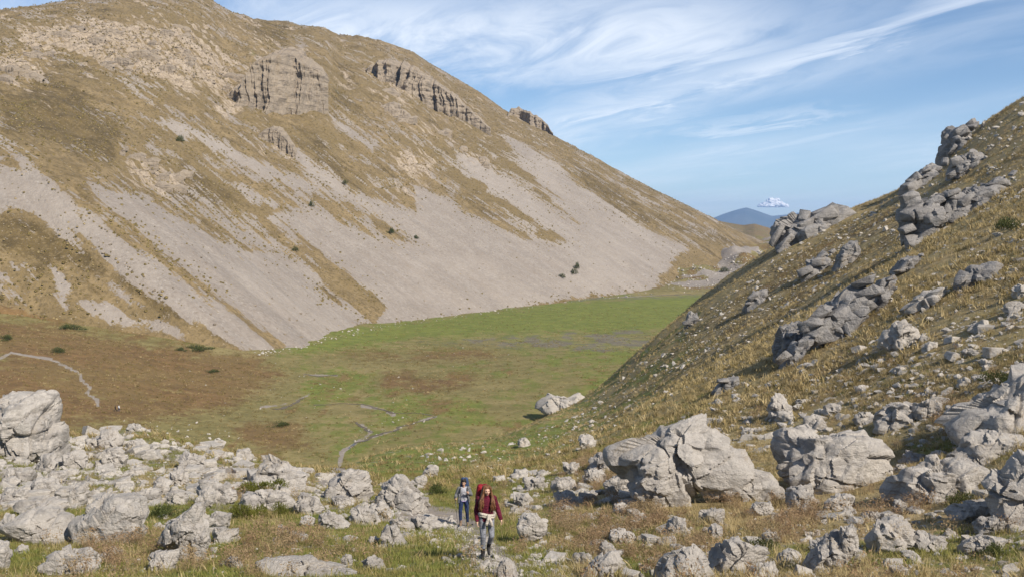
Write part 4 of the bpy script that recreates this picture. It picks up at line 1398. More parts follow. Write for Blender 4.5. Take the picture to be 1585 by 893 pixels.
# the many thin ledges of bedrock on the upper slopes
rl = np.random.default_rng(61)
LP = []
for zi, n in ((0, 34), (8, 8), (2, 9), (9, 8), (7, 5), (5, 8)):
    Pz = np.array(MROCK[zi], float); lo, hi = Pz.min(0), Pz.max(0)
    k_ = 0
    while k_ < n:
        c = rl.uniform(lo, hi)
        if poly_mask(np.array([c[0]]), np.array([c[1]]), MROCK[zi], 0.1)[0] < 0.5:
            continue
        k_ += 1
        L = rl.uniform(10, 38); dip = rl.uniform(-0.1, 0.30); h = rl.uniform(2.5, 6.5)
        xs = np.linspace(-L / 2, L / 2, 6)
        tp = [(c[0] + a, c[1] + dip * a - h * (1 - (2 * a / L) ** 2) * rl.uniform(0.5, 1)) for a in xs]
        bt = [(c[0] + a, c[1] + dip * a + 1.0) for a in xs]
        X_, Y_, Z_ = cliff_sheet(tp, bt, 1000 + zi * 50 + k_, 1.3, 10, 0.9)
        r0, c0 = X_.shape
        idx = np.arange(r0 * c0).reshape(r0, c0)
        q = np.stack([idx[:-1, :-1], idx[:-1, 1:], idx[1:, 1:], idx[1:, :-1]], -1).reshape(-1, 4)
        LP.append((np.stack([X_, Y_, Z_], -1).reshape(-1, 3), q))
VV, QQ, nn = [], [], 0
for V, q in LP:
    VV.append(V); QQ.append(q + nn); nn += len(V)
o = link(tri_mesh('rock_ledges', np.concatenate(VV), np.concatenate(QQ), M['rock_cliff']), 'rock_ledges')
tag(o, 'thin broken ledges of bedrock across the upper mountain', 'ledges', None, 'stuff')

# ---- stones: kinds shared by many individuals
STONE_ME = []
for i in range(12):
    r_ = np.random.default_rng(500 + i)
    V, T = rock_shape(box_outline(1.0, r_.uniform(0.42, 0.8), 500 + i), r_.uniform(0.35, 0.55), 520 + i, 4, 1.25, 0.8)
    V[:, 2] += 0.12
    STONE_ME.append(tri_mesh('stone', V, T, M['rock_small']))
for i in range(8):
    V, T = BLOCKS[i]
    STONE_ME.append(tri_mesh('stone', V * np.array([1.05, 1.05, 1.1]) + np.array([0, 0, 0.16]), T, M['rock_small'], False))
PEB = [hull_stone(560 + i, 14) for i in range(16)]


def scatter_zone(poly, n, smin, smax, power, where='hill', seed=0):
    """points on the ground seen inside a photo polygon; sizes in photo pixels with many small, few large"""
    r_ = np.random.default_rng(seed)
    P = np.asarray(poly, float)
    lo, hi = P.min(0), P.max(0)
    out = []
    pts = r_.uniform(lo, hi, (n * 4, 2))
    ins = poly_mask(pts[:, 0], pts[:, 1], poly, 0.5) > 0.5
    pts = pts[ins][:n]
    for px, py in pts:
        s = smin * (smax / smin) ** (r_.random() ** power)
        h = (hit_hill if where == 'hill' else hit_meadow)(px, py)
        if h is None:
            continue
        out.append((h[0], h[1], s * h[1] / F, px, py, s))
    return out


STONE_ZONES = [
    # polygon, count, size px min/max, power, label
    ([(-40, 665), (210, 660), (300, 684), (400, 710), (500, 738), (500, 772), (330, 770), (240, 790), (100, 790), (-40, 790)], 2100, 4, 32, 1.6, 'pale limestone block of the tumbled boulder field at left'),
    ([(380, 700), (470, 735), (560, 745), (660, 740), (660, 800), (470, 800), (380, 770)], 560, 3, 24, 1.8, 'pale stone among the boulders at the head of the stream gully'),
    ([(600, 676), (620, 684), (560, 698), (540, 720), (530, 748), (490, 750), (515, 715), (540, 692)], 170, 3, 13, 1.7, 'stone lining the stream gully below the meadow'),
    ([(640, 700), (800, 680), (900, 640), (960, 660), (900, 700), (820, 745), (700, 750)], 330, 2.5, 15, 2.2, 'stone on the grassy bank beyond the hikers'),
    ([(640, 795), (700, 800), (740, 830), (860, 840), (900, 893), (700, 893), (680, 850), (600, 822)], 760, 3, 24, 1.8, 'flat stone strewn along the path around the hikers'),
    ([(600, 800), (690, 800), (730, 822), (770, 850), (800, 893), (740, 893), (715, 850), (660, 822), (600, 818)], 520, 3.5, 15, 1.2, 'flat stone bedded in the pale stony path'),
    ([(770, 745), (960, 700), (1000, 790), (1020, 893), (870, 893), (790, 800)], 1000, 3, 30, 1.7, 'stone in the straw grass between hikers and largest boulder'),
    ([(0, 800), (240, 800), (380, 820), (600, 830), (640, 893), (0, 893)], 480, 3, 30, 1.8, 'stone in the grass of the left foreground'),
    ([(1000, 800), (1200, 790), (1400, 770), (1585, 760), (1585, 893), (1020, 893)], 1000, 3, 30, 1.7, 'stone in the brown grass of the right foreground'),
    ([(960, 690), (1100, 620), (1260, 560), (1420, 520), (1585, 480), (1585, 720), (1400, 690), (1200, 670), (1160, 770), (1080, 650)], 1700, 3, 28, 2.0, 'grey stone on the straw coloured slope above the big boulders'),
    ([(1250, 540), (1420, 440), (1585, 330), (1585, 500), (1400, 540)], 700, 2, 18, 2.1, 'stone high on the golden slope at the right edge'),
    ([(880, 650), (1000, 560), (1100, 480), (1210, 390), (1300, 345), (1400, 300), (1430, 380), (1380, 430), (1200, 545), (1050, 610), (920, 690)], 1300, 2, 15, 2.1, 'stone on the olive slope of the far spur'),
    ([(1400, 290), (1500, 205), (1585, 160), (1585, 340), (1440, 400)], 480, 2, 17, 1.9, 'stone near the right skyline'),
]
IND, SMALL = [], []
for zi, (poly, n, a, b, pw, label) in enumerate(STONE_ZONES):
    for q in scatter_zone(poly, n, a, b, pw, 'hill', 700 + zi):
        (IND if q[5] > 9.5 else SMALL).append((*q, label))
print('stones', len(IND), 'rubble', len(SMALL))
IND.sort(key=lambda q: -q[5])
SMALL += IND[290:]
IND = IND[:290]
ANCHORS = [(30, 665, 'huge pale boulder at the left edge'), (172, 805, 'broad flat-topped boulder'), (66, 812, 'long smooth slab at far left'), (115, 870, 'layered slab in the bottom left corner'),
           (295, 820, 'forked standing rock'), (436, 735, 'rounded boulder behind the juniper'), (540, 750, 'pointed blue grey boulder'), (620, 765, 'tent shaped banded boulder'), (480, 880, 'long low rib at the bottom edge'),
           (405, 752, 'yellow green juniper'), (1060, 710, 'largest boulder'), (1155, 750, 'smooth rounded slab'), (825, 815, 'cleft rock beside the path'), (757, 800, 'red jacketed hiker'), (718, 778, 'hiker in grey'),
           (785, 880, 'pyramid rock at the bottom'), (930, 875, 'slanting rock at the bottom edge'), (1065, 875, 'big smooth domed rock'), (1295, 705, 'large flat-topped boulder'), (1460, 742, 'long ridged boulder'),
           (1560, 630, 'massive rock face at the right edge'), (1590, 760, 'dark cracked boulder at the right edge'), (1380, 830, 'rounded boulder at lower right'), (1520, 842, 'thin pale slab at bottom right'),
           (1290, 845, 'split upright slab'), (1390, 640, 'grooved leaning rock'), (1425, 335, 'overhanging cliff block'), (1295, 480, 'tilted blue grey rock band'), (1395, 518, 'lone dark boulder on the golden slope'),
           (1435, 462, 'pale tilted slab on the slope'), (1258, 355, 'outcrop ending the right ridge'), (1485, 215, 'jutting skyline crag'), (170, 677, 'topmost round boulder of the left field'), (115, 710, 'egg shaped boulder at left'),
           (333, 765, 'wide white slab'), (875, 620, 'two-humped boulder by the meadow'), (590, 828, 'lone upright rock left of the path'), (874, 750, 'long pale rock above the path'), (1209, 630, 'dark sided rock on the slope'), (1048, 815, 'half hidden pale rock')]
RANK = ['nearest', 'second', 'third', 'fourth', 'fifth', 'sixth', 'seventh', 'eighth', 'ninth', 'tenth', 'eleventh', 'twelfth', 'thirteenth', 'fourteenth', 'fifteenth', 'sixteenth', 'seventeenth', 'eighteenth', 'nineteenth', 'twentieth', 'twenty-first', 'twenty-second']
r_ = np.random.default_rng(77)
made = []
for X, Y, s, px, py, spx, label in IND:
    z = float(hill_point_z(X, Y)) - 0.10 * s
    o = link(STONE_ME[int(r_.integers(20))], 'stone', None, (X, Y, z))
    o.rotation_euler = (r_.normal() * 0.22, r_.normal() * 0.22, r_.uniform(0, 6.28))
    sc = (s * r_.uniform(0.85, 1.2), s * r_.uniform(0.85, 1.25), s * r_.uniform(0.62, 1.15))
    o.scale = sc
    d = [math.hypot(px - a[0], py - a[1]) for a in ANCHORS]
    ai = int(np.argmin(d))
    dx, dy = px - ANCHORS[ai][0], py - ANCHORS[ai][1]
    where = ('right of' if dx > 0 else 'left of') if abs(dx) > abs(dy) else ('below' if dy > 0 else 'above')
    made.append((ai, where, d[ai], o, 'flat' if sc[2] < 0.78 * s else 'blocky' if sc[2] > 0.98 * s else 'pale', label))
made.sort(key=lambda q: (q[0], q[1], q[2]))
cnt = {}
for ai, where, d, o, shp, zl in made:
    n = cnt.get((ai, where), 0); cnt[(ai, where)] = n + 1
    rk = RANK[n] if n < len(RANK) else 'outermost'
    tag(o, '%s limestone %s, %s stone %s the %s' % (shp, 'block' if shp == 'blocky' else 'stone', rk, where, ANCHORS[ai][2]), 'stone', zl.replace('stone ', 'stones ', 1) if zl.startswith(('stone', 'flat stone', 'grey stone')) else zl.replace('stone on', 'stones on').replace('stone in', 'stones in').replace('block of', 'blocks of').replace('stone among', 'stones among').replace('stone lining', 'stones lining'))


def rubble(name, items, kinds, label, cat, mat, zf, seed, sink=0.0):
    r_ = np.random.default_rng(seed)
    VV, TT, nv = [], [], 0
    for X, Y, s in items:
        V, T = kinds[int(r_.integers(len(kinds)))]
        a = r_.uniform(0, 6.28); c, sn = math.cos(a), math.sin(a)
        sc = s * r_.uniform(0.8, 1.2, 3) * np.array([1, 1, 0.9])
        W = V * sc
        tl = r_.normal() * 0.25
        W = np.stack([W[:, 0] * c - W[:, 1] * sn, W[:, 0] * sn + W[:, 1] * c, W[:, 2] + tl * W[:, 0]], 1)
        VV.append(W + np.array([X, Y, zf(X, Y) - sink * s])); TT.append(T + nv); nv += len(V)
    o = link(tri_mesh(name, np.concatenate(VV), np.concatenate(TT), mat, False), name)
    tag(o, label, cat, None, 'stuff')
    return o


# plus pebbles too small to pick out
PEBZ = []
r_ = np.random.default_rng(5)
for zi, (poly, n, a, b, pw, label) in enumerate(STONE_ZONES):
    PEBZ += [q[:3] for q in scatter_zone(poly, int(n * 1.1), 1.6, 4.5, 1.3, 'hill', 800 + zi)]
rubble('rubble', [q[:3] for q in SMALL], PEB, 'small pale stones strewn over the near slopes', 'rubble', M['rock_small'], lambda x, y: float(hill_point_z(x, y)), 31, 0.10)
PEB1 = [hull_stone(620 + i, 9) for i in range(10)]
rubble('pebbles', PEBZ, PEB1, 'pebbles and chips of limestone between the tufts of grass', 'pebbles', M['rock_small'], lambda x, y: float(hill_point_z(x, y)), 32, 0.08)

# boulders at the foot of the scree, on the moraine and along the stream (beyond the near slope)
FAR_Z = [
    ([(380, 535), (440, 530), (520, 515), (600, 502), (600, 508), (520, 526), (440, 548), (400, 552)], 160, 1.6, 6, 2.0),
    ([(600, 500), (750, 481), (900, 458), (1010, 446), (1010, 456), (900, 466), (750, 488), (600, 507)], 260, 1.5, 5, 2.0),
    ([(1010, 440), (1060, 410), (1110, 400), (1195, 384), (1190, 405), (1130, 440), (1060, 455)], 420, 1.6, 6, 1.8),
    ([(600, 530), (900, 520), (900, 580), (700, 620), (500, 650), (300, 650), (260, 560)], 60, 1.5, 5, 2.0),
    ([(170, 650), (330, 655), (420, 690), (300, 680)], 30, 2, 8, 2.0),
    ([(540, 690), (620, 665), (670, 650), (600, 640), (560, 655)], 50, 1.5, 6, 2.0),
]
fi = []
for zi, (poly, n, a, b, pw) in enumerate(FAR_Z):
    fi += [q[:3] for q in scatter_zone(poly, n, a, b, pw, 'meadow', 860 + zi)]
rubble('valley_stones', fi, PEB, 'white stones along the edges and stream of the valley floor', 'stones', M['rock_small'], lambda x, y: float(meadow_z(np.float64(x), np.float64(y))), 33)
# loose blocks on the scree
r_ = np.random.default_rng(9)
si = []
cand = np.argwhere((m_scree > 0.5) & (MPX > 0) & (MPX < 1100) & (MPY > 100))
for i in r_.choice(len(cand), 900, replace=False):
    a, b = cand[i]
    low = sst(MPY[a, b], 250, 530)
    if r_.random() < 0.25 + 0.75 * low:
        si.append((float(MX[a, b]), float(MY[a, b]), float(MZ[a, b]), (0.4 + 1.3 * r_.random() ** 3) * (0.7 + 0.7 * low)))
cr = np.argwhere((m_rock > 0.6) & (MPX > 0) & (MPX < 1100) & (MPY > 0))
for i in r_.choice(len(cr), 1600, replace=False):
    a, b = cr[i]
    si.append((float(MX[a, b]), float(MY[a, b]), float(MZ[a, b]), 1.0 + 2.4 * r_.random() ** 2))
zmap = {(round(q[0], 3), round(q[1], 3)): q[2] for q in si}
rubble('scree_blocks', [(q[0], q[1], q[3]) for q in si], PEB, 'loose blocks on the scree and ledges of the mountain', 'scree blocks', M['rock_cliff'], lambda x, y: zmap[(round(x, 3), round(y, 3))], 34, 0.1)
# ------------------------------------------------------------------ vegetation
M['straw'] = mat_blade('straw_grass', (0.46, 0.365, 0.195), (0.34, 0.255, 0.120), (0.235, 0.190, 0.078))
M['green'] = mat_blade('green_grass', (0.150, 0.175, 0.038), (0.215, 0.205, 0.055), (0.25, 0.20, 0.075))
M['weed'] = mat_blade('withered_weed', (0.32, 0.220, 0.130), (0.225, 0.145, 0.080), (0.30, 0.23, 0.125))
M['olive'] = mat_blade('olive_tussock', (0.215, 0.165, 0.060), (0.150, 0.115, 0.042), (0.240, 0.185, 0.070), 0.12)
M['juniper'] = mat_blade('juniper_leaf', (0.120, 0.125, 0.022), (0.170, 0.165, 0.030), (0.090, 0.100, 0.022), 0.2)
M['dark_shrub'] = mat_blade('dark_shrub_leaf', (0.060, 0.078, 0.022), (0.085, 0.095, 0.028), (0.050, 0.062, 0.020), 0.15)
M['wood'] = mat_plain('shrub_wood', (0.12, 0.085, 0.055), 0.9, 0.3, 20)


def tuft(seed, n, h, spread, width, droop, segs=3, upright=0.5, head=False):
    """clump of bent blades; with seed heads for withered weeds"""
    r_ = np.random.default_rng(seed)
    V, T = [], []
    for _ in range(n):
        a = r_.uniform(0, 6.283)
        d = np.array([math.cos(a), math.sin(a)])
        b0 = r_.normal(size=2) * spread * 0.35
        L = h * r_.uniform(0.55, 1.15)
        lean = r_.uniform(0.1, 1.0) * (1 - upright) + 0.05
        side = np.array([-d[1], d[0]]) * width * r_.uniform(0.6, 1.3)
        base = len(V)
        for s in range(segs + 1):
            f = s / segs
            out = lean * L * (f + droop * f * f)
            z = L * (f - 0.5 * droop * lean * f * f)
            c = b0 + d * out
            w = side * (1 - f) ** 0.7
            if s < segs:
                V.append((c[0] - w[0], c[1] - w[1], z)); V.append((c[0] + w[0], c[1] + w[1], z))
            else:
                V.append((c[0], c[1], z))
        for s in range(segs - 1):
            i = base + 2 * s
            T.append((i, i + 1, i + 3)); T.append((i, i + 3, i + 2))
        i = base + 2 * (segs - 1)
        T.append((i, i + 1, i + 2))
        if head:
            tip = np.array(V[-1])
            for _k in range(6):
                p0 = tip + r_.normal(size=3) * np.array([0.035, 0.035, 0.05])
                q1 = r_.normal(size=3) * 0.022; q2 = r_.normal(size=3) * 0.022
                j = len(V)
                V += [tuple(p0), tuple(p0 + q1), tuple(p0 + q2)]
                T.append((j, j + 1, j + 2))
    V = np.array(V); V[:, 2] -= 0.02
    return V, np.array(T)


def kinds(name, defs, mat):
    col = bpy.data.collections.new(name)
    for i, (V, T) in enumerate(defs):
        o = bpy.data.objects.new(name + '_clump', tri_mesh(name + '_clump', V, T, mat))
        col.objects.link(o)
    return col


def scatter(name, P, S, col, label, cat, tilt=0.15, seed=0):
    """one stuff object: clumps of the collection instanced on points"""
    n = len(P)
    r_ = np.random.default_rng(seed)
    me = bpy.data.meshes.new(name)
    me.vertices.add(n)
    me.vertices.foreach_set('co', np.asarray(P, np.float32).ravel())
    a = me.attributes.new('size', 'FLOAT', 'POINT'); a.data.foreach_set('value', np.asarray(S, np.float32))
    rot = np.stack([r_.normal(size=n) * tilt, r_.normal(size=n) * tilt, r_.uniform(0, 6.283, n)], 1).astype(np.float32)
    a = me.attributes.new('turn', 'FLOAT_VECTOR', 'POINT'); a.data.foreach_set('vector', rot.ravel())
    a = me.attributes.new('pick', 'INT', 'POINT'); a.data.foreach_set('value', r_.integers(0, len(col.objects), n).astype(np.int32))
    o = link(me, name)
    tag(o, label, cat, None, 'stuff')
    ng = bpy.data.node_groups.new(name, 'GeometryNodeTree')
    ng.interface.new_socket('Geometry', in_out='INPUT', socket_type='NodeSocketGeometry')
    ng.interface.new_socket('Geometry', in_out='OUTPUT', socket_type='NodeSocketGeometry')
    N, L = ng.nodes, ng.links
    gi = N.new('NodeGroupInput'); go = N.new('NodeGroupOutput')
    ci = N.new('GeometryNodeCollectionInfo')
    ci.inputs['Collection'].default_value = col
    ci.inputs['Separate Children'].default_value = True
    ci.inputs['Reset Children'].default_value = True
    ip = N.new('GeometryNodeInstanceOnPoints')
    ip.inputs['Pick Instance'].default_value = True

    def at(nm, t):
        k = N.new('GeometryNodeInputNamedAttribute'); k.data_type = t
        k.inputs['Name'].default_value = nm
        return k.outputs['Attribute']
    L.new(gi.outputs[0], ip.inputs['Points'])
    L.new(ci.outputs[0], ip.inputs['Instance'])
    L.new(at('pick', 'INT'), ip.inputs['Instance Index'])
    e2r = N.new('FunctionNodeEulerToRotation')
    L.new(at('turn', 'FLOAT_VECTOR'), e2r.inputs[0])
    L.new(e2r.outputs[0], ip.inputs['Rotation'])
    L.new(at('size', 'FLOAT'), ip.inputs['Scale'])
    L.new(ip.outputs[0], go.inputs[0])
    md = o.modifiers.new('scatter', 'NODES'); md.node_group = ng
    return o


C_GREEN = kinds('green_grass', [tuft(10 + i, 26, 0.13, 0.30, 0.006, 0.7, 2, 0.45) for i in range(5)], M['green'])
C_STRAW = kinds('straw_grass', [tuft(20 + i, 46, 0.34, 0.20, 0.006, 0.9, 3, 0.40) for i in range(5)], M['straw'])
C_SHORT = kinds('short_straw', [tuft(25 + i, 26, 0.15, 0.34, 0.007, 0.8, 2, 0.35) for i in range(5)], M['straw'])
C_WEED = kinds('withered_weed', [tuft(30 + i, 30, 0.42, 0.35, 0.004, 0.3, 2, 0.55, True) for i in range(4)], M['weed'])
C_MID = kinds('slope_grass', [tuft(40 + i, 14, 0.42, 0.6, 0.028, 0.8, 2, 0.30) for i in range(5)], M['straw'])
C_MIDO = kinds('slope_olive', [tuft(45 + i, 14, 0.36, 0.6, 0.035, 0.7, 2, 0.30) for i in range(4)], M['olive'])


def hill_points(n, y0, y1, power, seed):
    """points spread over the visible near slope; power 2 = even per square metre"""
    r_ = np.random.default_rng(seed)
    f = r_.random(n)
    if power == 0:
        Y = y0 * (y1 / y0) ** f
    else:
        Y = (y0 ** power + f * (y1 ** power - y0 ** power)) ** (1 / power)
    X = Y * r_.uniform(-0.545, 0.545, n)
    return X, Y, r_


_F = np.array(FOOT)


def free(X, Y, shrink=0.85):
    ok = np.ones(len(X), bool)
    for fx, fy, rx, ry in _F:
        ok &= ((X - fx) / (rx * shrink)) ** 2 + ((Y - fy) / (ry * shrink)) ** 2 > 1
    return ok


def seen(X, Y, Z, tol=1.5):
    """drop points hidden behind the brow of the slope"""
    u = X / Y
    ok = np.ones(len(X), bool)
    for f in (0.92, 0.84, 0.76, 0.68, 0.6, 0.5):
        yy = Y * f
        ok &= hill_smooth(u * yy, yy) < Z * f + tol * f
    return ok


def plant(name, col, n, y0, y1, power, smin, smax, label, cat, want, seed, tilt=0.15, sink=0.0):
    X, Y, r_ = hill_points(n, y0, y1, power, seed)
    Z = hill_point_z(X, Y)
    ok = (r_.random(n) < want(X, Y)) & free(X, Y)
    X, Y, Z = X[ok], Y[ok], Z[ok]
    ok = seen(X, Y, Z)
    X, Y, Z = X[ok], Y[ok], Z[ok]
    S = smin + (smax - smin) * r_.random(len(X)) ** 1.5
    print(name, len(X))
    scatter(name, np.stack([X, Y, Z - sink], 1), S, col, label, cat, tilt, seed)


def w_green(X, Y):
    return np.clip(sst(grid_at(h_green, X, Y), 0.30, 0.62) - 0.85 * sst(grid_at(h_scree, X, Y), 0.45, 0.7), 0, 1)


def w_straw(X, Y):
    return np.clip((1 - 0.85 * sst(grid_at(h_green, X, Y), 0.35, 0.65)) * (0.25 + 0.75 * sst(grid_at(h1, X, Y), -0.35, 0.2)) - 1.0 * sst(grid_at(h_scree, X, Y), 0.45, 0.65), 0, 1)


WEEDZ = [[(380, 840), (500, 830), (560, 860), (520, 893), (360, 893)], [(870, 800), (1000, 795), (1120, 830), (1100, 870), (1000, 893), (900, 880), (870, 840)],
         [(1120, 780), (1260, 770), (1280, 830), (1200, 850), (1130, 820)], [(1300, 770), (1420, 760), (1440, 800), (1340, 810)],
         [(900, 690), (1000, 740), (980, 800), (880, 800)], [(1400, 640), (1560, 590), (1585, 640), (1460, 700)], [(120, 830), (320, 860), (330, 893), (120, 893)]]


def w_weed(X, Y):
    Z = hill_point_z(X, Y)
    px, py = proj(X, Y, Z)
    n = fbm2(X / 1.2, Y / 1.2, 3, 131)
    m = np.zeros(len(X))
    for P in WEEDZ:
        m = np.maximum(m, poly_mask(px + 25 * n, py + 15 * n, P, 14))
    return np.clip((m * (0.25 + 1.0 * n) + 0.02) * (1 - sst(grid_at(h_scree, X, Y), 0.45, 0.65)), 0, 1)


plant('green_grass', C_GREEN, 60000, 15, 75, 1.4, 0.6, 1.5, 'short green grass between the stones of the near slope', 'grass', w_green, 201)
plant('short_straw_grass', C_SHORT, 46000, 15, 90, 1.4, 0.6, 1.6, 'short straw coloured grass of the near slope', 'grass', w_straw, 202)
plant('straw_tussocks', C_STRAW, 13000, 15, 95, 1.4, 0.5, 1.35, 'golden tussocks of dry grass on the near slope', 'grass', lambda X, Y: 0.8 * w_straw(X, Y) ** 1.5, 203)
plant('withered_weeds', C_WEED, 20000, 16, 70, 1.2, 0.5, 1.15, 'withered brown weeds with seed heads among the rocks', 'weeds', w_weed, 204)
plant('slope_grass', C_MID, 60000, 55, 290, 1.3, 0.5, 1.5, 'dry yellow grass on the right hand slopes', 'grass', lambda X, Y: np.clip(w_straw(X, Y) * (1 - 0.6 * grid_at(h_dark, X, Y)), 0, 1), 205)
plant('slope_olive_grass', C_MIDO, 34000, 50, 290, 1.2, 0.4, 1.2, 'olive brown grass clumps on the right hand slopes', 'grass', lambda X, Y: np.clip(0.15 + grid_at(h_dark, X, Y) + 0.4 * grid_at(h_green, X, Y), 0, 1) * 0.6, 206)


# ---- rough growth on the valley floor
r_ = np.random.default_rng(290)
gw = (g_brown * 1.2 + 0.35) * (1 - sst(g_scree, 0.3, 0.6)) * (GY < 620) * (GPX > -30) * (GPX < 1130)
gw = (gw * GY).ravel(); gw /= gw.sum()
for nm, col, n, lab in (('valley_tufts', C_MIDO, 22000, 'olive brown tufts on the valley floor'), ('valley_straw_tufts', C_MID, 9000, 'straw coloured tufts on the valley floor')):
    idx = r_.choice(gw.size, n, p=gw)
    X = GX.ravel()[idx] + r_.normal(size=n) * 0.8; Y = GY.ravel()[idx] + r_.normal(size=n) * 1.2
    scatter(nm, np.stack([X, Y, meadow_z(X, Y)], 1), 0.5 + 1.1 * r_.random(n) ** 2, col, lab, 'grass', 0.2, 291)


# ---- tussocks dotting the mountain
def mound(seed, n=60):
    """low cushion of grass: many small blades on a dome, about 1 m across"""
    r_ = np.random.default_rng(seed)
    V, T = [], []
    for _ in range(n):
        a = r_.uniform(0, 6.283); rr = 0.5 * math.sqrt(r_.random()); z = 0.42 * math.sqrt(max(0, 1 - (rr / 0.52) ** 2)) * r_.uniform(0.5, 1.05)
        c = np.array([rr * math.cos(a), rr * math.sin(a), z])
        t1 = r_.normal(size=3); t1 /= np.linalg.norm(t1); t1[2] = abs(t1[2])
        t2 = np.cross(t1, r_.normal(size=3)); t2 /= np.linalg.norm(t2)
        j = len(V)
        V += [tuple(c - t2 * 0.07), tuple(c + t2 * 0.07), tuple(c + t1 * 0.24)]
        T.append((j, j + 1, j + 2))
    # core so that the cushion is not see-through
    k = len(V)
    for i in range(8):
        a = i / 8 * 6.283
        V.append((0.46 * math.cos(a), 0.46 * math.sin(a), -0.15))
    for i in range(8):
        a = i / 8 * 6.283 + 0.3
        V.append((0.30 * math.cos(a), 0.30 * math.sin(a), 0.28))
    V.append((0, 0, 0.36))
    for i in range(8):
        j = (i + 1) % 8
        T += [(k + i, k + j, k + 8 + i), (k + j, k + 8 + j, k + 8 + i), (k + 8 + i, k + 8 + j, k + 16)]
    return np.array(V), np.array(T)


C_MOUND = kinds('mountain_tussock', [mound(60 + i) for i in range(4)], M['olive'])
C_MOUNDG = kinds('mountain_straw', [mound(66 + i) for i in range(3)], M['straw'])
r_ = np.random.default_rng(301)
edge = m_scree * (1 - m_scree) * 4
prob = (0.9 * edge + 0.22 * (1 - m_scree) + 0.012) * (0.3 + 0.7 * sst(st1 + blot, -0.3, 0.3))
okv = (MPX > -20) & (MPX < 1130) & (MPY > -10) & (_D2 > 4) & (_D2 < 470)
area = MY * 1.0
w = (prob * okv * area).ravel(); w /= w.sum()
for nm, col, n, lo_, hi_, lab in (('mountain_tussocks', C_MOUND, 30000, 0.5, 1.45, 'olive tussocks dotted over the scree and slopes of the mountain'),
                                  ('mountain_straw_tufts', C_MOUNDG, 12000, 0.4, 1.1, 'straw coloured tufts on the mountain slopes')):
    idx = r_.choice(w.size, n, p=w)
    jx = r_.normal(size=(n, 2)) * 0.8
    P = np.stack([MX.ravel()[idx] + jx[:, 0], MY.ravel()[idx] + jx[:, 1], MZ.ravel()[idx] + 0.62 * (-0.872 * jx[:, 0] + 0.49 * jx[:, 1])], 1)
    scatter(nm, P, lo_ + (hi_ - lo_) * r_.random(n) ** 2, col, lab, 'tussocks', 0.2, 302)


# ---- shrubs
def shrub_mesh(name, seed, n, mat, flat=0.6):
    """lumpy crown of short upright sprays"""
    r_ = np.random.default_rng(seed)
    lob = r_.normal(size=(7, 3)) * np.array([0.26, 0.26, 0.10])
    V, T = [], []
    for _ in range(n):
        c0 = lob[int(r_.integers(7))]
        d = r_.normal(size=3); d /= np.linalg.norm(d); d[2] = abs(d[2])
        c = c0 + d * np.array([0.27, 0.27, 0.30 * flat * 1.4]) * r_.uniform(0.45, 1.0)
        c[2] = max(c[2], 0.0) + 0.02
        ax = d * 0.6 + np.array([0, 0, 0.7]) + r_.normal(size=3) * 0.3; ax /= np.linalg.norm(ax)
        L = r_.uniform(0.05, 0.13)
        for _k in range(5):
            t = np.cross(ax, r_.normal(size=3)); t /= np.linalg.norm(t)
            b = c + ax * L * r_.uniform(0, 0.7)
            j = len(V)
            V += [tuple(b - t * 0.010), tuple(b + t * 0.010 + ax * 0.01), tuple(b + ax * L * 0.6 + t * r_.uniform(-.04, .04))]
            T.append((j, j + 1, j + 2))
    return tri_mesh(name, np.array(V), np.array(T), mat)


def stem_mesh(seed):
    r_ = np.random.default_rng(seed)
    V, T = [], []
    for _ in range(7):
        a = r_.uniform(0, 6.283)
        p0 = np.array([0, 0, -0.08]); p1 = np.array([math.cos(a) * 0.3, math.sin(a) * 0.3, r_.uniform(0.12, 0.3)])
        t = np.array([-math.sin(a), math.cos(a), 0])
        up = np.array([0, 0, 1.0])
        j = len(V)
        for p, w in ((p0, 0.022), (p1, 0.006)):
            V += [tuple(p + t * w), tuple(p - t * w * .5 + up * w), tuple(p - t * w * .5 - up * w)]
        T += [(j, j + 1, j + 4), (j, j + 4, j + 3), (j + 1, j + 2, j + 5), (j + 1, j + 5, j + 4), (j + 2, j, j + 3), (j + 2, j + 3, j + 5)]
    return tri_mesh('stem', np.array(V), np.array(T), M['wood'])


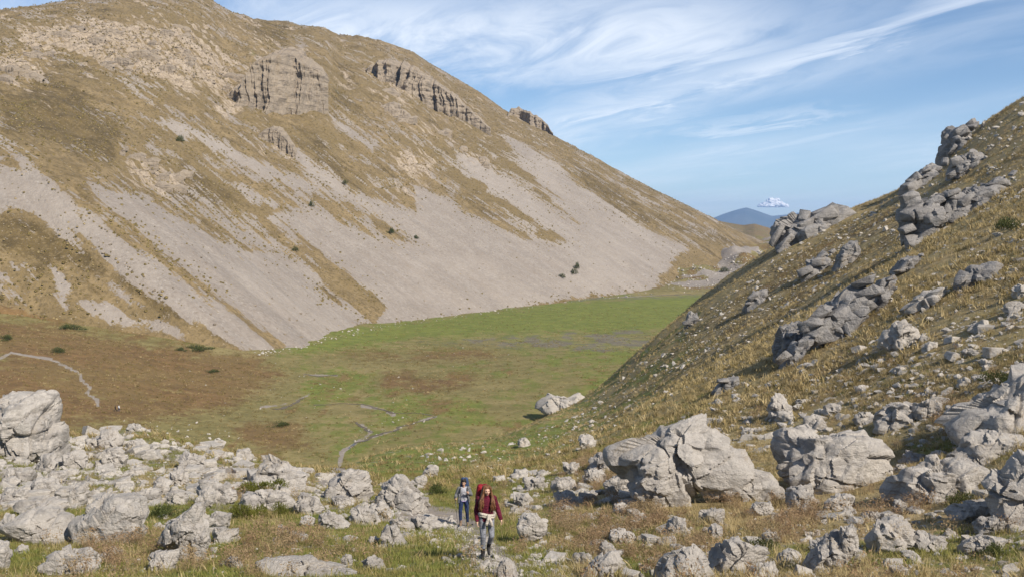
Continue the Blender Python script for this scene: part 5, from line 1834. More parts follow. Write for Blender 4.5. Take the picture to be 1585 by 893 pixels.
JUN = [shrub_mesh('foliage', 400 + i, 900, M['juniper']) for i in range(3)]
DRK = [shrub_mesh('foliage', 410 + i, 700, M['dark_shrub'], 0.9) for i in range(3)]
STEM = [stem_mesh(420 + i) for i in range(3)]
SHRUBS = [  # px, foot py, width px, height px, kind, where, label
    (405, 763, 60, 26, 0, 'hill', 'yellow green juniper spreading over the rough ledge'),
    (384, 801, 46, 32, 0, 'hill', 'bushy yellow green juniper in the grass below the ledge'),
    (434, 796, 30, 24, 0, 'hill', 'small yellow green juniper right of the rough ledge'),
    (678, 768, 30, 20, 1, 'hill', 'dark low bush behind the hiker in grey'),
    (256, 800, 52, 20, 1, 'hill', 'dark green bush left of the forked standing rock'),
    (1492, 778, 44, 22, 1, 'hill', 'green bush below the long ridged boulder'),
    (1184, 846, 46, 18, 1, 'hill', 'low green bush right of the half hidden pale rock'),
    (1566, 357, 46, 20, 1, 'hill', 'dark bush high on the slope at the right edge'),
    (1557, 596, 44, 20, 1, 'hill', 'dark bush above the massive rock face at right'),
    (1500, 262, 36, 20, 1, 'hill', 'dark bush beside the rock cluster under the skyline crag'),
    (1216, 352, 14, 9, 1, 'hill', 'small bush on the ridge outcrop'),
    (1545, 862, 40, 20, 1, 'hill', 'green bush in the bottom right corner'),
    (278, 220, 11, 10, 1, 'mount', 'round dark bush alone on the mountain above the white rocks'),
    (892, 417, 9, 10, 1, 'mount', 'upper bush of the pair on the scree above the meadow'),
    (888, 425, 9, 9, 1, 'mount', 'lower bush of the pair on the scree above the meadow'),
    (870, 430, 10, 7, 1, 'mount', 'flat bush left of the pair on the scree'),
    (533, 288, 8, 8, 1, 'mount', 'small dark bush below the narrow scree chute'),
    (605, 363, 10, 9, 1, 'mount', 'dark bush at the top of the wide scree'),
    (645, 369, 9, 6, 1, 'mount', 'low bush right of the dark bush on the wide scree'),
    (482, 319, 8, 8, 1, 'mount', 'bush above the bare start of the wide scree'),
    (457, 390, 8, 8, 1, 'mount', 'bush inside the grassy streak across the scree'),
    (1122, 421, 13, 8, 1, 'meadow', 'lone bush on the moraine below the far spur'),
    (113, 510, 30, 9, 1, 'meadow', 'wide green mat of shrub on the brown slope at left'),
    (312, 542, 34, 10, 1, 'meadow', 'long green shrub at the foot of the scree'),
    (88, 545, 24, 8, 1, 'meadow', 'flat green shrub beside the winding trail'),
    (12, 526, 22, 8, 1, 'meadow', 'green shrub at the left edge above the trail'),
    (280, 543, 14, 6, 1, 'meadow', 'small shrub left of the long green shrub'),
    (328, 576, 20, 5, 1, 'meadow', 'flat shrub alone on the brown slope'),
    (434, 660, 32, 6, 1, 'meadow', 'dark rushes in a flat patch by the stream'),
]
for i, (px, py, wpx, hpx, kd, where, label) in enumerate(SHRUBS):
    h = hit_hill(px, py) if where == 'hill' else hit_meadow(px, py) if where == 'meadow' else mount_near(px, py)
    if h is None:
        continue
    x, y, z = h
    if where == 'hill':
        z = float(hill_point_z(x, y))
    r = link(None, 'juniper_shrub' if kd == 0 else 'shrub', None, (x, y, z - 0.02))
    tag(r, label, 'shrub', 'shrubs dotted about the valley')
    r.rotation_euler = (0, 0, i * 1.7)
    s = wpx * y / F
    r.scale = (s, s, hpx * y / F / 0.50)
    o = link((JUN if kd == 0 else DRK)[i % 3], 'foliage', r)
    o = link(STEM[i % 3], 'stem', r)
# ------------------------------------------------------------------ hikers
_SPH = None


def sph_pts(n=2):
    V, _ = ico(n)
    return V


def hull_sections(secs, vox, smooth=4, mat=None, name='body', cut=None):
    """solid from hulls of ellipsoid pairs ((c, r), (c, r)), fused into one skin by voxel remeshing"""
    S = sph_pts(2)
    bm = bmesh.new()
    for sec in secs:
        pts = []
        for c, r in sec:
            r = np.array([r, r, r]) if np.isscalar(r) else np.array(r)
            pts.append(S * r + np.array(c))
        pts = np.concatenate(pts)
        b2 = bmesh.new()
        for p in pts:
            b2.verts.new(p)
        g = bmesh.ops.convex_hull(b2, input=b2.verts)
        bmesh.ops.delete(b2, geom=[v for v in g['geom_interior'] if isinstance(v, bmesh.types.BMVert)], context='VERTS')
        tmp = bpy.data.meshes.new('t'); b2.to_mesh(tmp); b2.free()
        bm.from_mesh(tmp); bpy.data.meshes.remove(tmp)
    me = bpy.data.meshes.new(name); bm.to_mesh(me); bm.free()
    o = bpy.data.objects.new('tmp', me); scene.collection.objects.link(o)
    m1 = o.modifiers.new('r', 'REMESH'); m1.mode = 'VOXEL'; m1.voxel_size = vox
    m2 = o.modifiers.new('s', 'SMOOTH'); m2.iterations = smooth; m2.factor = 0.5
    dg = bpy.context.evaluated_depsgraph_get()
    out = bpy.data.meshes.new_from_object(o.evaluated_get(dg))
    bpy.data.objects.remove(o)
    out.name = name
    out.polygons.foreach_set('use_smooth', np.ones(len(out.polygons), bool))
    out.materials.clear()
    if mat:
        out.materials.append(mat)
    return out


def chain(pts, radii):
    return [((pts[i], radii[i]), (pts[i + 1], radii[i + 1])) for i in range(len(pts) - 1)]


def tube(pts, radii, sides=7):
    """tapered tube through points -> V, quads as tris"""
    pts = np.asarray(pts, float)
    V, T = [], []
    n = len(pts)
    for i in range(n):
        d = pts[min(i + 1, n - 1)] - pts[max(i - 1, 0)]
        d /= np.linalg.norm(d) + 1e-9
        a = np.cross(d, [0.31, 0.87, 0.23]); a /= np.linalg.norm(a) + 1e-9
        b = np.cross(d, a)
        for k in range(sides):
            t = k / sides * 6.283
            V.append(pts[i] + radii[i] * (math.cos(t) * a + math.sin(t) * b))
    for i in range(n - 1):
        for k in range(sides):
            p, q = i * sides + k, i * sides + (k + 1) % sides
            T += [(p, q, q + sides), (p, q + sides, p + sides)]
    V.append(pts[0]); V.append(pts[-1])
    for k in range(sides):
        T += [(len(V) - 2, (k + 1) % sides, k), (len(V) - 1, (n - 1) * sides + k, (n - 1) * sides + (k + 1) % sides)]
    return np.array(V), np.array(T)


def join(parts):
    VV, TT, n = [], [], 0
    for V, T in parts:
        VV.append(V); TT.append(np.asarray(T) + n); n += len(V)
    return np.concatenate(VV), np.concatenate(TT)


def hand(w, fwd, out, side, curl=0.5):
    """palm and five bent fingers at wrist w: fwd = along the hand, out = back of the hand, thumb side given by side"""
    w = np.array(w, float); f = np.array(fwd, float); f /= np.linalg.norm(f)
    o = np.array(out, float); o = o - f * (o @ f); o /= np.linalg.norm(o)
    s = np.cross(f, o) * side                   # towards the thumb
    S = [((w, (0.024,) * 3), (w + f * 0.045, (0.027,) * 3))]
    S += [((w + f * 0.03 + s * 0.018, 0.014), (w + f * 0.085 + s * 0.024, 0.012)), ((w + f * 0.03 - s * 0.018, 0.014), (w + f * 0.080 - s * 0.026, 0.011)),
          ((w + f * 0.085 + s * 0.024, 0.012), (w + f * 0.080 - s * 0.026, 0.011))]
    for k, (off, L) in enumerate(((0.028, 0.070), (0.010, 0.078), (-0.009, 0.073), (-0.028, 0.058))):
        b = w + f * 0.085 + s * off
        d1 = f * math.cos(0.5 * curl) - o * math.sin(0.5 * curl)
        d2 = f * math.cos(1.5 * curl) - o * math.sin(1.5 * curl)
        d3 = f * math.cos(2.4 * curl) - o * math.sin(2.4 * curl)
        p1 = b + d1 * L * 0.45; p2 = p1 + d2 * L * 0.33; p3 = p2 + d3 * L * 0.24
        S += chain([b, p1, p2, p3], [0.0095, 0.009, 0.0085, 0.0075])
    b = w + f * 0.025 + s * 0.022
    p1 = b + (f * 0.6 + s * 0.75 - o * 0.2) * 0.038
    p2 = p1 + (f * 0.85 + s * 0.25 - o * 0.45) * 0.034
    S += chain([b, p1, p2], [0.012, 0.0105, 0.009])
    return S


def head_sections(c, yaw=0.0, pitch=0.0):
    """head about 0.22 m tall with brow, nose, mouth, chin and ears; looks to -y"""
    R = Matrix.Rotation(yaw, 3, 'Z') @ Matrix.Rotation(pitch, 3, 'X')
    c = Vector(c)

    def p(x, y, z):
        return tuple(c + R @ Vector((x, y, z)))
    S = [((p(0, 0.012, 0.030), (0.074, 0.088, 0.080)), (p(0, -0.012, -0.020), (0.064, 0.072, 0.070))),
         ((p(0, -0.016, -0.030), (0.058, 0.062, 0.050)), (p(0, -0.044, -0.088), (0.026, 0.026, 0.020))),
         ((p(-0.028, -0.072, 0.022), 0.011), (p(0.028, -0.072, 0.022), 0.011)),
         ((p(0, -0.082, 0.008), 0.009), (p(0, -0.100, -0.026), 0.0125)),
         ((p(-0.013, -0.086, -0.030), 0.009), (p(0.013, -0.086, -0.030), 0.009)),
         ((p(-0.020, -0.070, -0.055), 0.010), (p(0.020, -0.070, -0.055), 0.010)),
         ((p(-0.038, -0.050, -0.020), 0.024), (p(-0.030, -0.050, -0.030), 0.024)),
         ((p(0.038, -0.050, -0.020), 0.024), (p(0.030, -0.050, -0.030), 0.024)),
         ((p(-0.074, 0.012, 0.012), (0.008, 0.016, 0.022)), (p(-0.072, 0.008, -0.022), (0.008, 0.012, 0.014))),
         ((p(0.074, 0.012, 0.012), (0.008, 0.016, 0.022)), (p(0.072, 0.008, -0.022), (0.008, 0.012, 0.014)))]
    return S, p


def cloth_mat(name, col, rough=0.85, var=0.22, scale=9.0):
    """fabric with folds and uneven fading"""
    k = NT(name)
    p = k.obj()
    n = k.noise(p, scale, 4, 0.6)
    f = k.noise(k.scale(p, (1.0, 1.0, 2.4)), scale * 1.4, 3, 0.5, 0.8)
    c = k.mix(k.mr(n, 0.35, 0.65), tuple(v * (1 - var) for v in col), tuple(min(1, v * (1 + var)) for v in col))
    return k.done(c, rough, k.bump(f, 0.035, 0.9))


PM = {
    'skin': mat_plain('skin', (0.52, 0.33, 0.24), 0.55, 0.08, 20),
    'skin2': mat_plain('skin_tanned', (0.42, 0.255, 0.175), 0.55, 0.08, 20),
    'eye': mat_plain('eye', (0.05, 0.035, 0.03), 0.25, 0.1),
    'lip': mat_plain('lip', (0.36, 0.13, 0.11), 0.5, 0.1),
    'hair_brown': mat_plain('long_brown_hair', (0.120, 0.056, 0.026), 0.5, 0.5, 45),
    'hair_black': mat_plain('black_hair', (0.022, 0.018, 0.016), 0.5, 0.4, 60),
    'burgundy': cloth_mat('burgundy_jacket', (0.095, 0.010, 0.024)),
    'leggings': cloth_mat('grey_leggings', (0.185, 0.192, 0.215)),
    'boot_black': mat_plain('black_boot', (0.022, 0.021, 0.022), 0.6, 0.3),
    'boot_brown': mat_plain('brown_boot', (0.19, 0.135, 0.095), 0.75, 0.3),
    'sole': mat_plain('boot_sole', (0.05, 0.045, 0.04), 0.8, 0.2),
    'beige': cloth_mat('beige_cloth', (0.43, 0.385, 0.325)),
    'jacket_grey': cloth_mat('grey_jacket', (0.135, 0.138, 0.142)),
    'top_grey': cloth_mat('pale_grey_top', (0.34, 0.34, 0.37)),
    'lilac': cloth_mat('lilac_hem', (0.36, 0.30, 0.50)),
    'jeans': cloth_mat('dark_blue_jeans', (0.020, 0.034, 0.085)),
    'pack_red': cloth_mat('red_pack_cover', (0.22, 0.010, 0.017), 0.6),
    'pack_dark': cloth_mat('charcoal_pack', (0.075, 0.075, 0.082), 0.7),
    'pack_blue': cloth_mat('navy_pack', (0.035, 0.060, 0.125), 0.7),
    'pack_grey': cloth_mat('grey_pack', (0.21, 0.215, 0.225), 0.7),
    'strap': mat_plain('webbing_strap', (0.03, 0.03, 0.033), 0.8, 0.2),
    'pole': mat_plain('pole_metal', (0.09, 0.09, 0.10), 0.35, 0.2, 30, 0.6),
    'grip': mat_plain('pole_grip', (0.025, 0.025, 0.027), 0.8, 0.2),
    'white': cloth_mat('white_shirt', (0.68, 0.68, 0.70)),
    'black': cloth_mat('black_jacket', (0.022, 0.024, 0.030)),
}


def add(parent, name, VT, mat, smooth=True):
    return link(tri_mesh(name, VT[0], VT[1], mat, smooth), name, parent)


def legs_sections(J, infl=0.0, upto='ankle'):
    S = []
    for sd in ('L', 'R'):
        h, k_, a = J['hip' + sd], J['knee' + sd], J['ank' + sd]
        h = np.array(h); k_ = np.array(k_); a = np.array(a)
        mid = h * 0.55 + k_ * 0.45
        calf = k_ * 0.68 + a * 0.32 + np.array([0, 0.012, 0])
        S += chain([h, mid, k_, calf, a], [0.086 + infl, 0.070 + infl, 0.052 + infl, 0.050 + infl, 0.034 + infl])
    S += [((J['hipL'], (0.085 + infl, 0.095 + infl, 0.09)), (J['hipR'], (0.085 + infl, 0.095 + infl, 0.09)))]
    return S


def torso_sections(J, infl=0.0, low=True):
    pel, wai, che, nec = (np.array(J[k]) for k in ('pelvis', 'waist', 'chest', 'neck'))
    S = [((pel, (0.150 + infl, 0.105 + infl, 0.09)), (wai, (0.122 + infl, 0.088 + infl, 0.07))),
         ((wai, (0.122 + infl, 0.088 + infl, 0.07)), (che, (0.145 + infl, 0.100 + infl, 0.10))),
         ((che, (0.145 + infl, 0.100 + infl, 0.10)), ((J['shoL'][0] * 0.55 + nec[0] * .45, J['shoL'][1], J['shoL'][2]), 0.055 + infl)),
         ((che, (0.145 + infl, 0.100 + infl, 0.10)), ((J['shoR'][0] * 0.55 + nec[0] * .45, J['shoR'][1], J['shoR'][2]), 0.055 + infl)),
         (((J['shoL'][0], J['shoL'][1], J['shoL'][2]), 0.050 + infl), ((J['shoR'][0], J['shoR'][1], J['shoR'][2]), 0.050 + infl))]
    return S


def arm_sections(J, infl=0.0, end=1.0):
    S = []
    for sd in ('L', 'R'):
        s, e, w = (np.array(J[k + sd]) for k in ('sho', 'elb', 'wri'))
        we = e + (w - e) * end
        fm = e * 0.7 + w * 0.3
        S += chain([s, e, fm, we], [0.050 + infl, 0.040 + infl, 0.039 + infl, 0.027 + infl])
    return S


def foot_parts(ank, toe_dir, parent, mat, shaft=0.10, knee=None):
    """boot with a sole and laces bar"""
    a = np.array(ank, float); d = np.array(toe_dir, float); d /= np.linalg.norm(d)
    dn = np.array([0, 0, -1.0])
    up = -dn - d * (-dn @ d); up /= np.linalg.norm(up)
    h = a - up * 0.055 - d * 0.035
    sd = up if knee is None else (np.array(knee) - a) / np.linalg.norm(np.array(knee) - a)
    S = [((a + sd * shaft, 0.054), (a, 0.048)), ((a, 0.045), (h, 0.040)), ((h, 0.036), (a - up * 0.055 + d * 0.11, 0.038)), ((a, 0.042), (a - up * 0.045 + d * 0.09, 0.036)),
         ((a - up * 0.055 + d * 0.11, 0.038), (a - up * 0.062 + d * 0.175, 0.028))]
    b = link(hull_sections(S, 0.010, 3, mat, 'boot'), 'boot', parent)
    s0 = a - up * 0.088
    S2 = [((s0 - d * 0.045, (0.036, 0.036, 0.010)), (s0 + d * 0.12, (0.040, 0.040, 0.010))), ((s0 + d * 0.12, (0.040, 0.040, 0.010)), (s0 + d * 0.185, (0.026, 0.026, 0.009)))]
    link(hull_sections(S2, 0.008, 2, PM['sole'], 'sole'), 'sole', b)
    return b


def make_hiker(loc, rotz, J, label, skin, toes, fine=True):
    r = link(None, 'person', None, loc)
    r.rotation_euler = (0, 0, rotz)
    tag(r, label, 'person')
    hs, p = head_sections(J['head'], J.get('yaw', 0), J.get('pitch', 0))
    S = hs + torso_sections(J) + arm_sections(J) + legs_sections(J)
    S += [((J['neck'], 0.050), (tuple(Vector(J['head']) + Vector((0, 0.012, -0.06))), 0.046))]
    for sd in ('L', 'R'):
        S += hand(J['wri' + sd], J['hdir' + sd], J['hout' + sd], 1 if sd == 'L' else -1, J.get('curl' + sd, 0.45))
        a = np.array(J['ank' + sd]); t = np.array(toes[sd]); t = t / np.linalg.norm(t)
        S += [((a, 0.030), (a + t * 0.10 - np.cross(np.array([1.0, 0, 0]), t) * -0.045, 0.022))]
    b = link(hull_sections(S, 0.0095 if fine else 0.022, 3, skin, 'body'), 'body', r)
    for sx in (-1, 1):
        V, T = ico(2)
        c = np.array(p(sx * 0.029, -0.074, 0.002))
        link(tri_mesh('eye', V * np.array([0.013, 0.009, 0.008]) + c, T, PM['eye']), 'eye', r)
        c2 = np.array(p(sx * 0.030, -0.084, 0.020))
        link(tri_mesh('eyebrow', V * np.array([0.018, 0.006, 0.004]) + c2, T, PM['hair_brown' if skin == PM['skin'] else 'hair_black']), 'eyebrow', r)
    c = np.array(p(0, -0.078, -0.056))
    V, T = ico(2)
    link(tri_mesh('mouth', V * np.array([0.021, 0.007, 0.007]) + c, T, PM['lip']), 'mouth', r)
    return r, p


def pack(loc, rotz, back, label, body_mat, top_mat, parts=True, hgt=0.56):
    """rucksack hung behind the shoulders: body, lid or rain cover, straps, hip belt, side pocket"""
    r = link(None, 'backpack', None, loc)
    r.rotation_euler = (0, 0, rotz)
    tag(r, label, 'backpack')
    bx, by, bz = back
    S = [((((bx - 0.09), by + 0.16, bz), (0.07, 0.10, 0.07)), ((bx + 0.09, by + 0.16, bz), (0.07, 0.10, 0.07))),
         (((bx - 0.10, by + 0.17, bz + hgt * .5), (0.075, 0.115, 0.08)), ((bx + 0.10, by + 0.17, bz + hgt * .5), (0.075, 0.115, 0.08)))]
    a, b = S[0], S[1]
    S = [((a[0]), (b[0])), ((a[1]), (b[1])), a, b, ((a[0]), (b[1])), ((a[1]), (b[0]))]
    link(hull_sections(S, 0.016, 5, body_mat, 'pack_body'), 'pack_body', r)
    T_ = [(((bx - 0.085, by + 0.165, bz + hgt * .62), (0.085, 0.125, 0.085)), ((bx + 0.085, by + 0.165, bz + hgt * .62), (0.085, 0.125, 0.085))),
          (((bx - 0.085, by + 0.165, bz + hgt * .62), (0.085, 0.125, 0.085)), ((bx - 0.05, by + 0.15, bz + hgt * .95), (0.085, 0.105, 0.085))),
          (((bx + 0.085, by + 0.165, bz + hgt * .62), (0.085, 0.125, 0.085)), ((bx + 0.05, by + 0.15, bz + hgt * .95), (0.085, 0.105, 0.085)))]
    link(hull_sections(T_, 0.016, 5, top_mat, 'pack_lid'), 'pack_lid', r)
    return r


def strap(r, pts, w=0.019, mat=None):
    link(tri_mesh('shoulder_strap', *tube(pts, [w] * len(pts), 6), PM['strap'] if mat is None else mat), 'shoulder_strap', r)


def bez(p0, p1, p2, n=8):
    t = np.linspace(0, 1, n)[:, None]
    return (1 - t) ** 2 * np.array(p0) + 2 * t * (1 - t) * np.array(p1) + t * t * np.array(p2)


# ---- the hiker in front: burgundy jacket, grey leggings, red covered pack
x, y, z = hit_hill(753, 862)
z = float(hill_point_z(x, y - 0.1))
loc1 = (x, y, z)
J1 = dict(pelvis=(0.01, 0.0, 0.93), waist=(0.0, -0.015, 1.06), chest=(0.0, -0.03, 1.24), neck=(0.0, -0.045, 1.40), head=(0.005, -0.085, 1.555), yaw=0.18, pitch=0.12,
          shoL=(-0.165, -0.03, 1.350), elbL=(-0.225, 0.035, 1.09), wriL=(-0.215, -0.055, 0.865), shoR=(0.165, -0.03, 1.350), elbR=(0.255, 0.03, 1.10), wriR=(0.320, -0.05, 0.890),
          hipL=(-0.085, 0.0, 0.90), kneeL=(-0.080, -0.11, 0.49), ankL=(-0.085, -0.07, 0.100), hipR=(0.085, 0.0, 0.90), kneeR=(0.110, -0.10, 0.515), ankR=(0.060, 0.16, 0.215),
          hdirL=(0.02, -0.25, -1), houtL=(-1, 0, 0), hdirR=(0.25, -0.25, -1), houtR=(1, 0, 0))
h1_, p = make_hiker(loc1, 0.10, J1, 'woman hiker in burgundy jacket and grey leggings walking up the path', PM['skin'], dict(L=(0, -1, 0), R=(0, -0.8, -0.6)))
S = torso_sections(J1, 0.028) + arm_sections(J1, 0.019, 0.97) + [((J1['pelvis'], (0.172, 0.128, 0.06)), ((0.01, 0.0, 0.855), (0.172, 0.132, 0.03)))]
S += [((J1['neck'], 0.066), ((0.0, -0.05, 1.43), 0.064))]
link(hull_sections(S, 0.010, 3, PM['burgundy'], 'jacket'), 'jacket', h1_)
link(hull_sections(legs_sections(J1, 0.012), 0.010, 3, PM['leggings'], 'leggings'), 'leggings', h1_)
foot_parts(J1['ankL'], (-0.05, -1, 0), h1_, PM['boot_black'], 0.13, J1['kneeL'])
foot_parts(J1['ankR'], (0.05, -0.80, -0.60), h1_, PM['boot_black'], 0.13, J1['kneeR'])
# cloth tied round the waist: belt, knot, two tails
an = np.linspace(0, 6.283, 33)
ring = [(0.01 + 0.178 * math.cos(a), -0.005 + 0.138 * math.sin(a), 1.005 + 0.018 * math.sin(2 * a)) for a in an]
tied = link(tri_mesh('tied_sweater', *join([tube(ring, [0.034] * 33, 8), tube([(c[0], c[1], c[2] - 0.045) for c in ring], [0.028] * 33, 8)]), PM['beige']), 'tied_sweater', h1_)
S = [(((0.03, -0.165, 0.995), (0.045, 0.035, 0.04)), ((0.05, -0.165, 0.985), (0.045, 0.035, 0.04)))]
link(hull_sections(S, 0.010, 3, PM['beige'], 'knot'), 'knot', tied)
for e in ((-0.02, -0.205, 0.80), (0.115, -0.195, 0.775)):
    pts = bez((0.04, -0.175, 0.99), ((e[0] + 0.04) / 2, -0.225, 0.90), e, 7)
    link(tri_mesh('sleeve_end', *tube(pts, np.linspace(0.030, 0.036, 7), 8), PM['beige']), 'sleeve_end', tied)
# long wavy hair over both shoulders
rr = np.random.default_rng(44)
locks = []
for i in range(64):
    sd = -1 if i % 2 else 1
    f = rr.random()
    top = np.array(p(sd * rr.uniform(0.002, 0.05), rr.uniform(-0.03, 0.06), 0.108))
    side = np.array(p(sd * rr.uniform(0.076, 0.092), rr.uniform(-0.045, 0.06), rr.uniform(0.0, 0.04)))
    sh = np.array(p(sd * rr.uniform(0.085, 0.13), rr.uniform(-0.075, 0.03), -0.12))
    endz = rr.uniform(1.12, 1.22) if i % 5 else rr.uniform(1.06, 1.14)
    end = np.array([sd * rr.uniform(0.07, 0.185), rr.uniform(-0.195, -0.145), endz])
    mid = sh * 0.45 + end * 0.55 + np.array([sd * 0.02, -0.04, 0.01])
    P = np.array([top, (top + side) / 2 + np.array([sd * 0.020, 0, 0.012]), side, (side + sh) / 2, sh, mid, end])
    t = np.linspace(0, 6, 22); Q = np.stack([np.interp(t, range(7), P[:, k]) for k in range(3)], 1)
    for _ in range(2):
        Q[1:-1] = (Q[:-2] + 2 * Q[1:-1] + Q[2:]) / 4
    ph = rr.uniform(0, 6.28)
    wv = 0.011 * sst(t, 2.5, 5) * np.sin(t * 4.2 + ph)
    Q[:, 0] += wv; Q[:, 1] += 0.6 * wv
    rad = np.interp(t, [0, 1, 4, 5.6, 6], [0.012, 0.019, 0.020, 0.016, 0.003])
    locks.append(tube(Q, rad, 6))
cap = hull_sections([((p(0, 0.022, 0.042), (0.083, 0.094, 0.084)), (p(0, 0.045, -0.03), (0.080, 0.070, 0.08)))], 0.010, 3, PM['hair_brown'], 'hair_cap')
V0 = np.empty(len(cap.vertices) * 3); cap.vertices.foreach_get('co', V0); V0 = V0.reshape(-1, 3)
cap.calc_loop_triangles()
T0 = np.empty(len(cap.loop_triangles) * 3, np.int32); cap.loop_triangles.foreach_get('vertices', T0)
add(h1_, 'hair', join(locks + [(V0, T0.reshape(-1, 3))]), PM['hair_brown'])
pk1 = pack(loc1, 0.10, (-0.07, 0.07, 0.92), 'large charcoal backpack with a red cover behind the long haired hiker', PM['pack_dark'], PM['pack_red'], True, 0.66)
for sx in (-1, 1):
    strap(pk1, np.concatenate([bez((sx * 0.11, 0.14, 1.36), (sx * 0.12, 0.0, 1.47), (sx * 0.115, -0.145, 1.33)), bez((sx * 0.115, -0.150, 1.32), (sx * 0.13, -0.175, 1.18), (sx * 0.170, 0.02, 1.08))[1:]]), 0.020)

# ---- the hiker behind: grey jacket, jeans, navy pack, walking poles
x, y, z = hit_hill(718, 814)
z = float(hill_point_z(x, y - 0.1))
loc2 = (x, y, z)
J2 = dict(pelvis=(0.0, 0.0, 0.94), waist=(0.0, -0.01, 1.07), chest=(0.0, -0.02, 1.25), neck=(0.0, -0.03, 1.41), head=(0.0, -0.06, 1.560), yaw=-0.15, pitch=0.10,
          shoL=(-0.170, -0.02, 1.355), elbL=(-0.265, 0.02, 1.12), wriL=(-0.300, -0.20, 1.045), shoR=(0.170, -0.02, 1.355), elbR=(0.260, -0.03, 1.13), wriR=(0.165, -0.24, 1.235),
          hipL=(-0.088, 0.0, 0.91), kneeL=(-0.125, -0.06, 0.50), ankL=(-0.110, -0.06, 0.105), hipR=(0.088, 0.0, 0.91), kneeR=(0.115, -0.05, 0.50), ankR=(0.130, 0.05, 0.105),
          hdirL=(0.0, -1, 0.05), houtL=(-1, 0, 0.2), curlL=1.1, hdirR=(-0.2, -0.6, 0.6), houtR=(0.7, -0.2, 0.2), curlR=1.0)
h2_, p = make_hiker(loc2, 0.05, J2, 'dark haired hiker in grey jacket and blue jeans following with walking poles', PM['skin2'], dict(L=(0, -1, 0), R=(0, -1, 0)))
S = torso_sections(J2, 0.016) + [((J2['pelvis'], (0.165, 0.122, 0.05)), ((0, 0, 0.93), (0.166, 0.124, 0.03)))]
top = link(hull_sections(S, 0.010, 3, PM['top_grey'], 'top'), 'top', h2_)
S = [(((0, 0, 0.925), (0.168, 0.126, 0.012)), ((0, 0, 0.90), (0.168, 0.126, 0.012)))]
link(hull_sections(S, 0.010, 2, PM['lilac'], 'hem'), 'hem', top)
# open jacket: sleeves, back and two front panels that leave the top in sight
S = arm_sections(J2, 0.022, 0.93)
S += [(((sx * 0.150, -0.02, 1.34), 0.050), ((sx * 0.165, -0.035, 1.16), (0.040, 0.10, 0.05))) for sx in (-1, 1)]
S += [(((sx * 0.165, -0.035, 1.16), (0.040, 0.10, 0.05)), ((sx * 0.185, -0.02, 0.86), (0.040, 0.105, 0.03))) for sx in (-1, 1)]
S += [(((sx * 0.115, -0.080, 1.36), 0.030), ((sx * 0.150, -0.110, 1.08), 0.028)) for sx in (-1, 1)]
S += [(((-0.13, 0.075, 1.34), 0.04), ((0.13, 0.075, 1.34), 0.04)), (((-0.13, 0.085, 1.1), 0.04), ((0.13, 0.085, 1.1), 0.04)), (((-0.15, 0.10, 0.88), 0.03), ((0.15, 0.10, 0.88), 0.03)),
      (((-0.13, 0.08, 1.34), 0.035), ((-0.15, 0.10, 0.88), 0.03)), (((0.13, 0.08, 1.34), 0.035), ((0.15, 0.10, 0.88), 0.03)), (((0, 0.08, 1.36), 0.035), ((0, 0.10, 0.88), 0.03)),
      (((-0.07, 0.08, 1.36), 0.035), ((-0.07, 0.10, 0.88), 0.03)), (((0.07, 0.08, 1.36), 0.035), ((0.07, 0.10, 0.88), 0.03))]
link(hull_sections(S, 0.010, 3, PM['jacket_grey'], 'jacket'), 'jacket', h2_)
link(hull_sections(legs_sections(J2, 0.014), 0.010, 3, PM['jeans'], 'jeans'), 'jeans', h2_)
foot_parts(J2['ankL'], (-0.12, -1, 0), h2_, PM['boot_brown'])
foot_parts(J2['ankR'], (0.10, -1, 0), h2_, PM['boot_brown'])
# short curly black hair
S = [((p(0, 0.018, 0.048), (0.084, 0.094, 0.082)), (p(0, 0.045, -0.035), (0.082, 0.062, 0.07)))]
for i in range(34):
    a = rr.uniform(0, 6.28); zz = rr.uniform(-0.06, 0.125)
    rr_ = 0.088 * math.sqrt(max(0.05, 1 - ((zz - 0.03) / 0.11) ** 2))
    cx_, cy_ = rr_ * math.cos(a), 0.025 + rr_ * math.sin(a)
    if cy_ < -0.035 and zz < 0.06:
        continue
    q = p(cx_, cy_, zz)
    S.append(((q, 0.024), (q, 0.022)))
link(hull_sections(S, 0.009, 2, PM['hair_black'], 'hair'), 'hair', h2_)
pk2 = pack(loc2, 0.05, (0.03, 0.07, 1.02), 'navy and grey backpack carried by the dark haired hiker', PM['pack_grey'], PM['pack_blue'], True, 0.62)
for sx in (-1, 1):
    strap(pk2, np.concatenate([bez((sx * 0.12, 0.14, 1.37), (sx * 0.13, 0.0, 1.48), (sx * 0.125, -0.130, 1.34)), bez((sx * 0.125, -0.135, 1.33), (sx * 0.14, -0.165, 1.18), (sx * 0.190, 0.02, 1.08))[1:]]), 0.018)


def walking_pole(loc, rotz, top_, tip, label):
    r = link(None, 'walking_pole', None, loc)
    r.rotation_euler = (0, 0, rotz)
    tag(r, label, 'walking pole', 'walking poles')
    t, b = np.array(top_, float), np.array(tip, float)
    d = (b - t) / np.linalg.norm(b - t)
    link(tri_mesh('shaft', *tube([t + d * 0.12, t + d * 0.6, b], [0.0095, 0.008, 0.005], 8), PM['pole']), 'shaft', r)
    link(tri_mesh('grip', *tube([t - d * 0.03, t, t + d * 0.07, t + d * 0.14], [0.012, 0.019, 0.015, 0.014], 8), PM['grip']), 'grip', r)
    e = b - d * 0.06
    link(tri_mesh('basket', *tube([e, e + d * 0.010], [0.040, 0.036], 10), PM['grip']), 'basket', r)


walking_pole(loc2, 0.05, (-0.300, -0.275, 1.11), (-0.215, -0.34, 0.0), 'walking pole planted on the left of the dark haired hiker')
walking_pole(loc2, 0.05, (0.125, -0.305, 1.33), (0.31, -0.10, 0.02), 'walking pole held slanting on the right of the dark haired hiker')

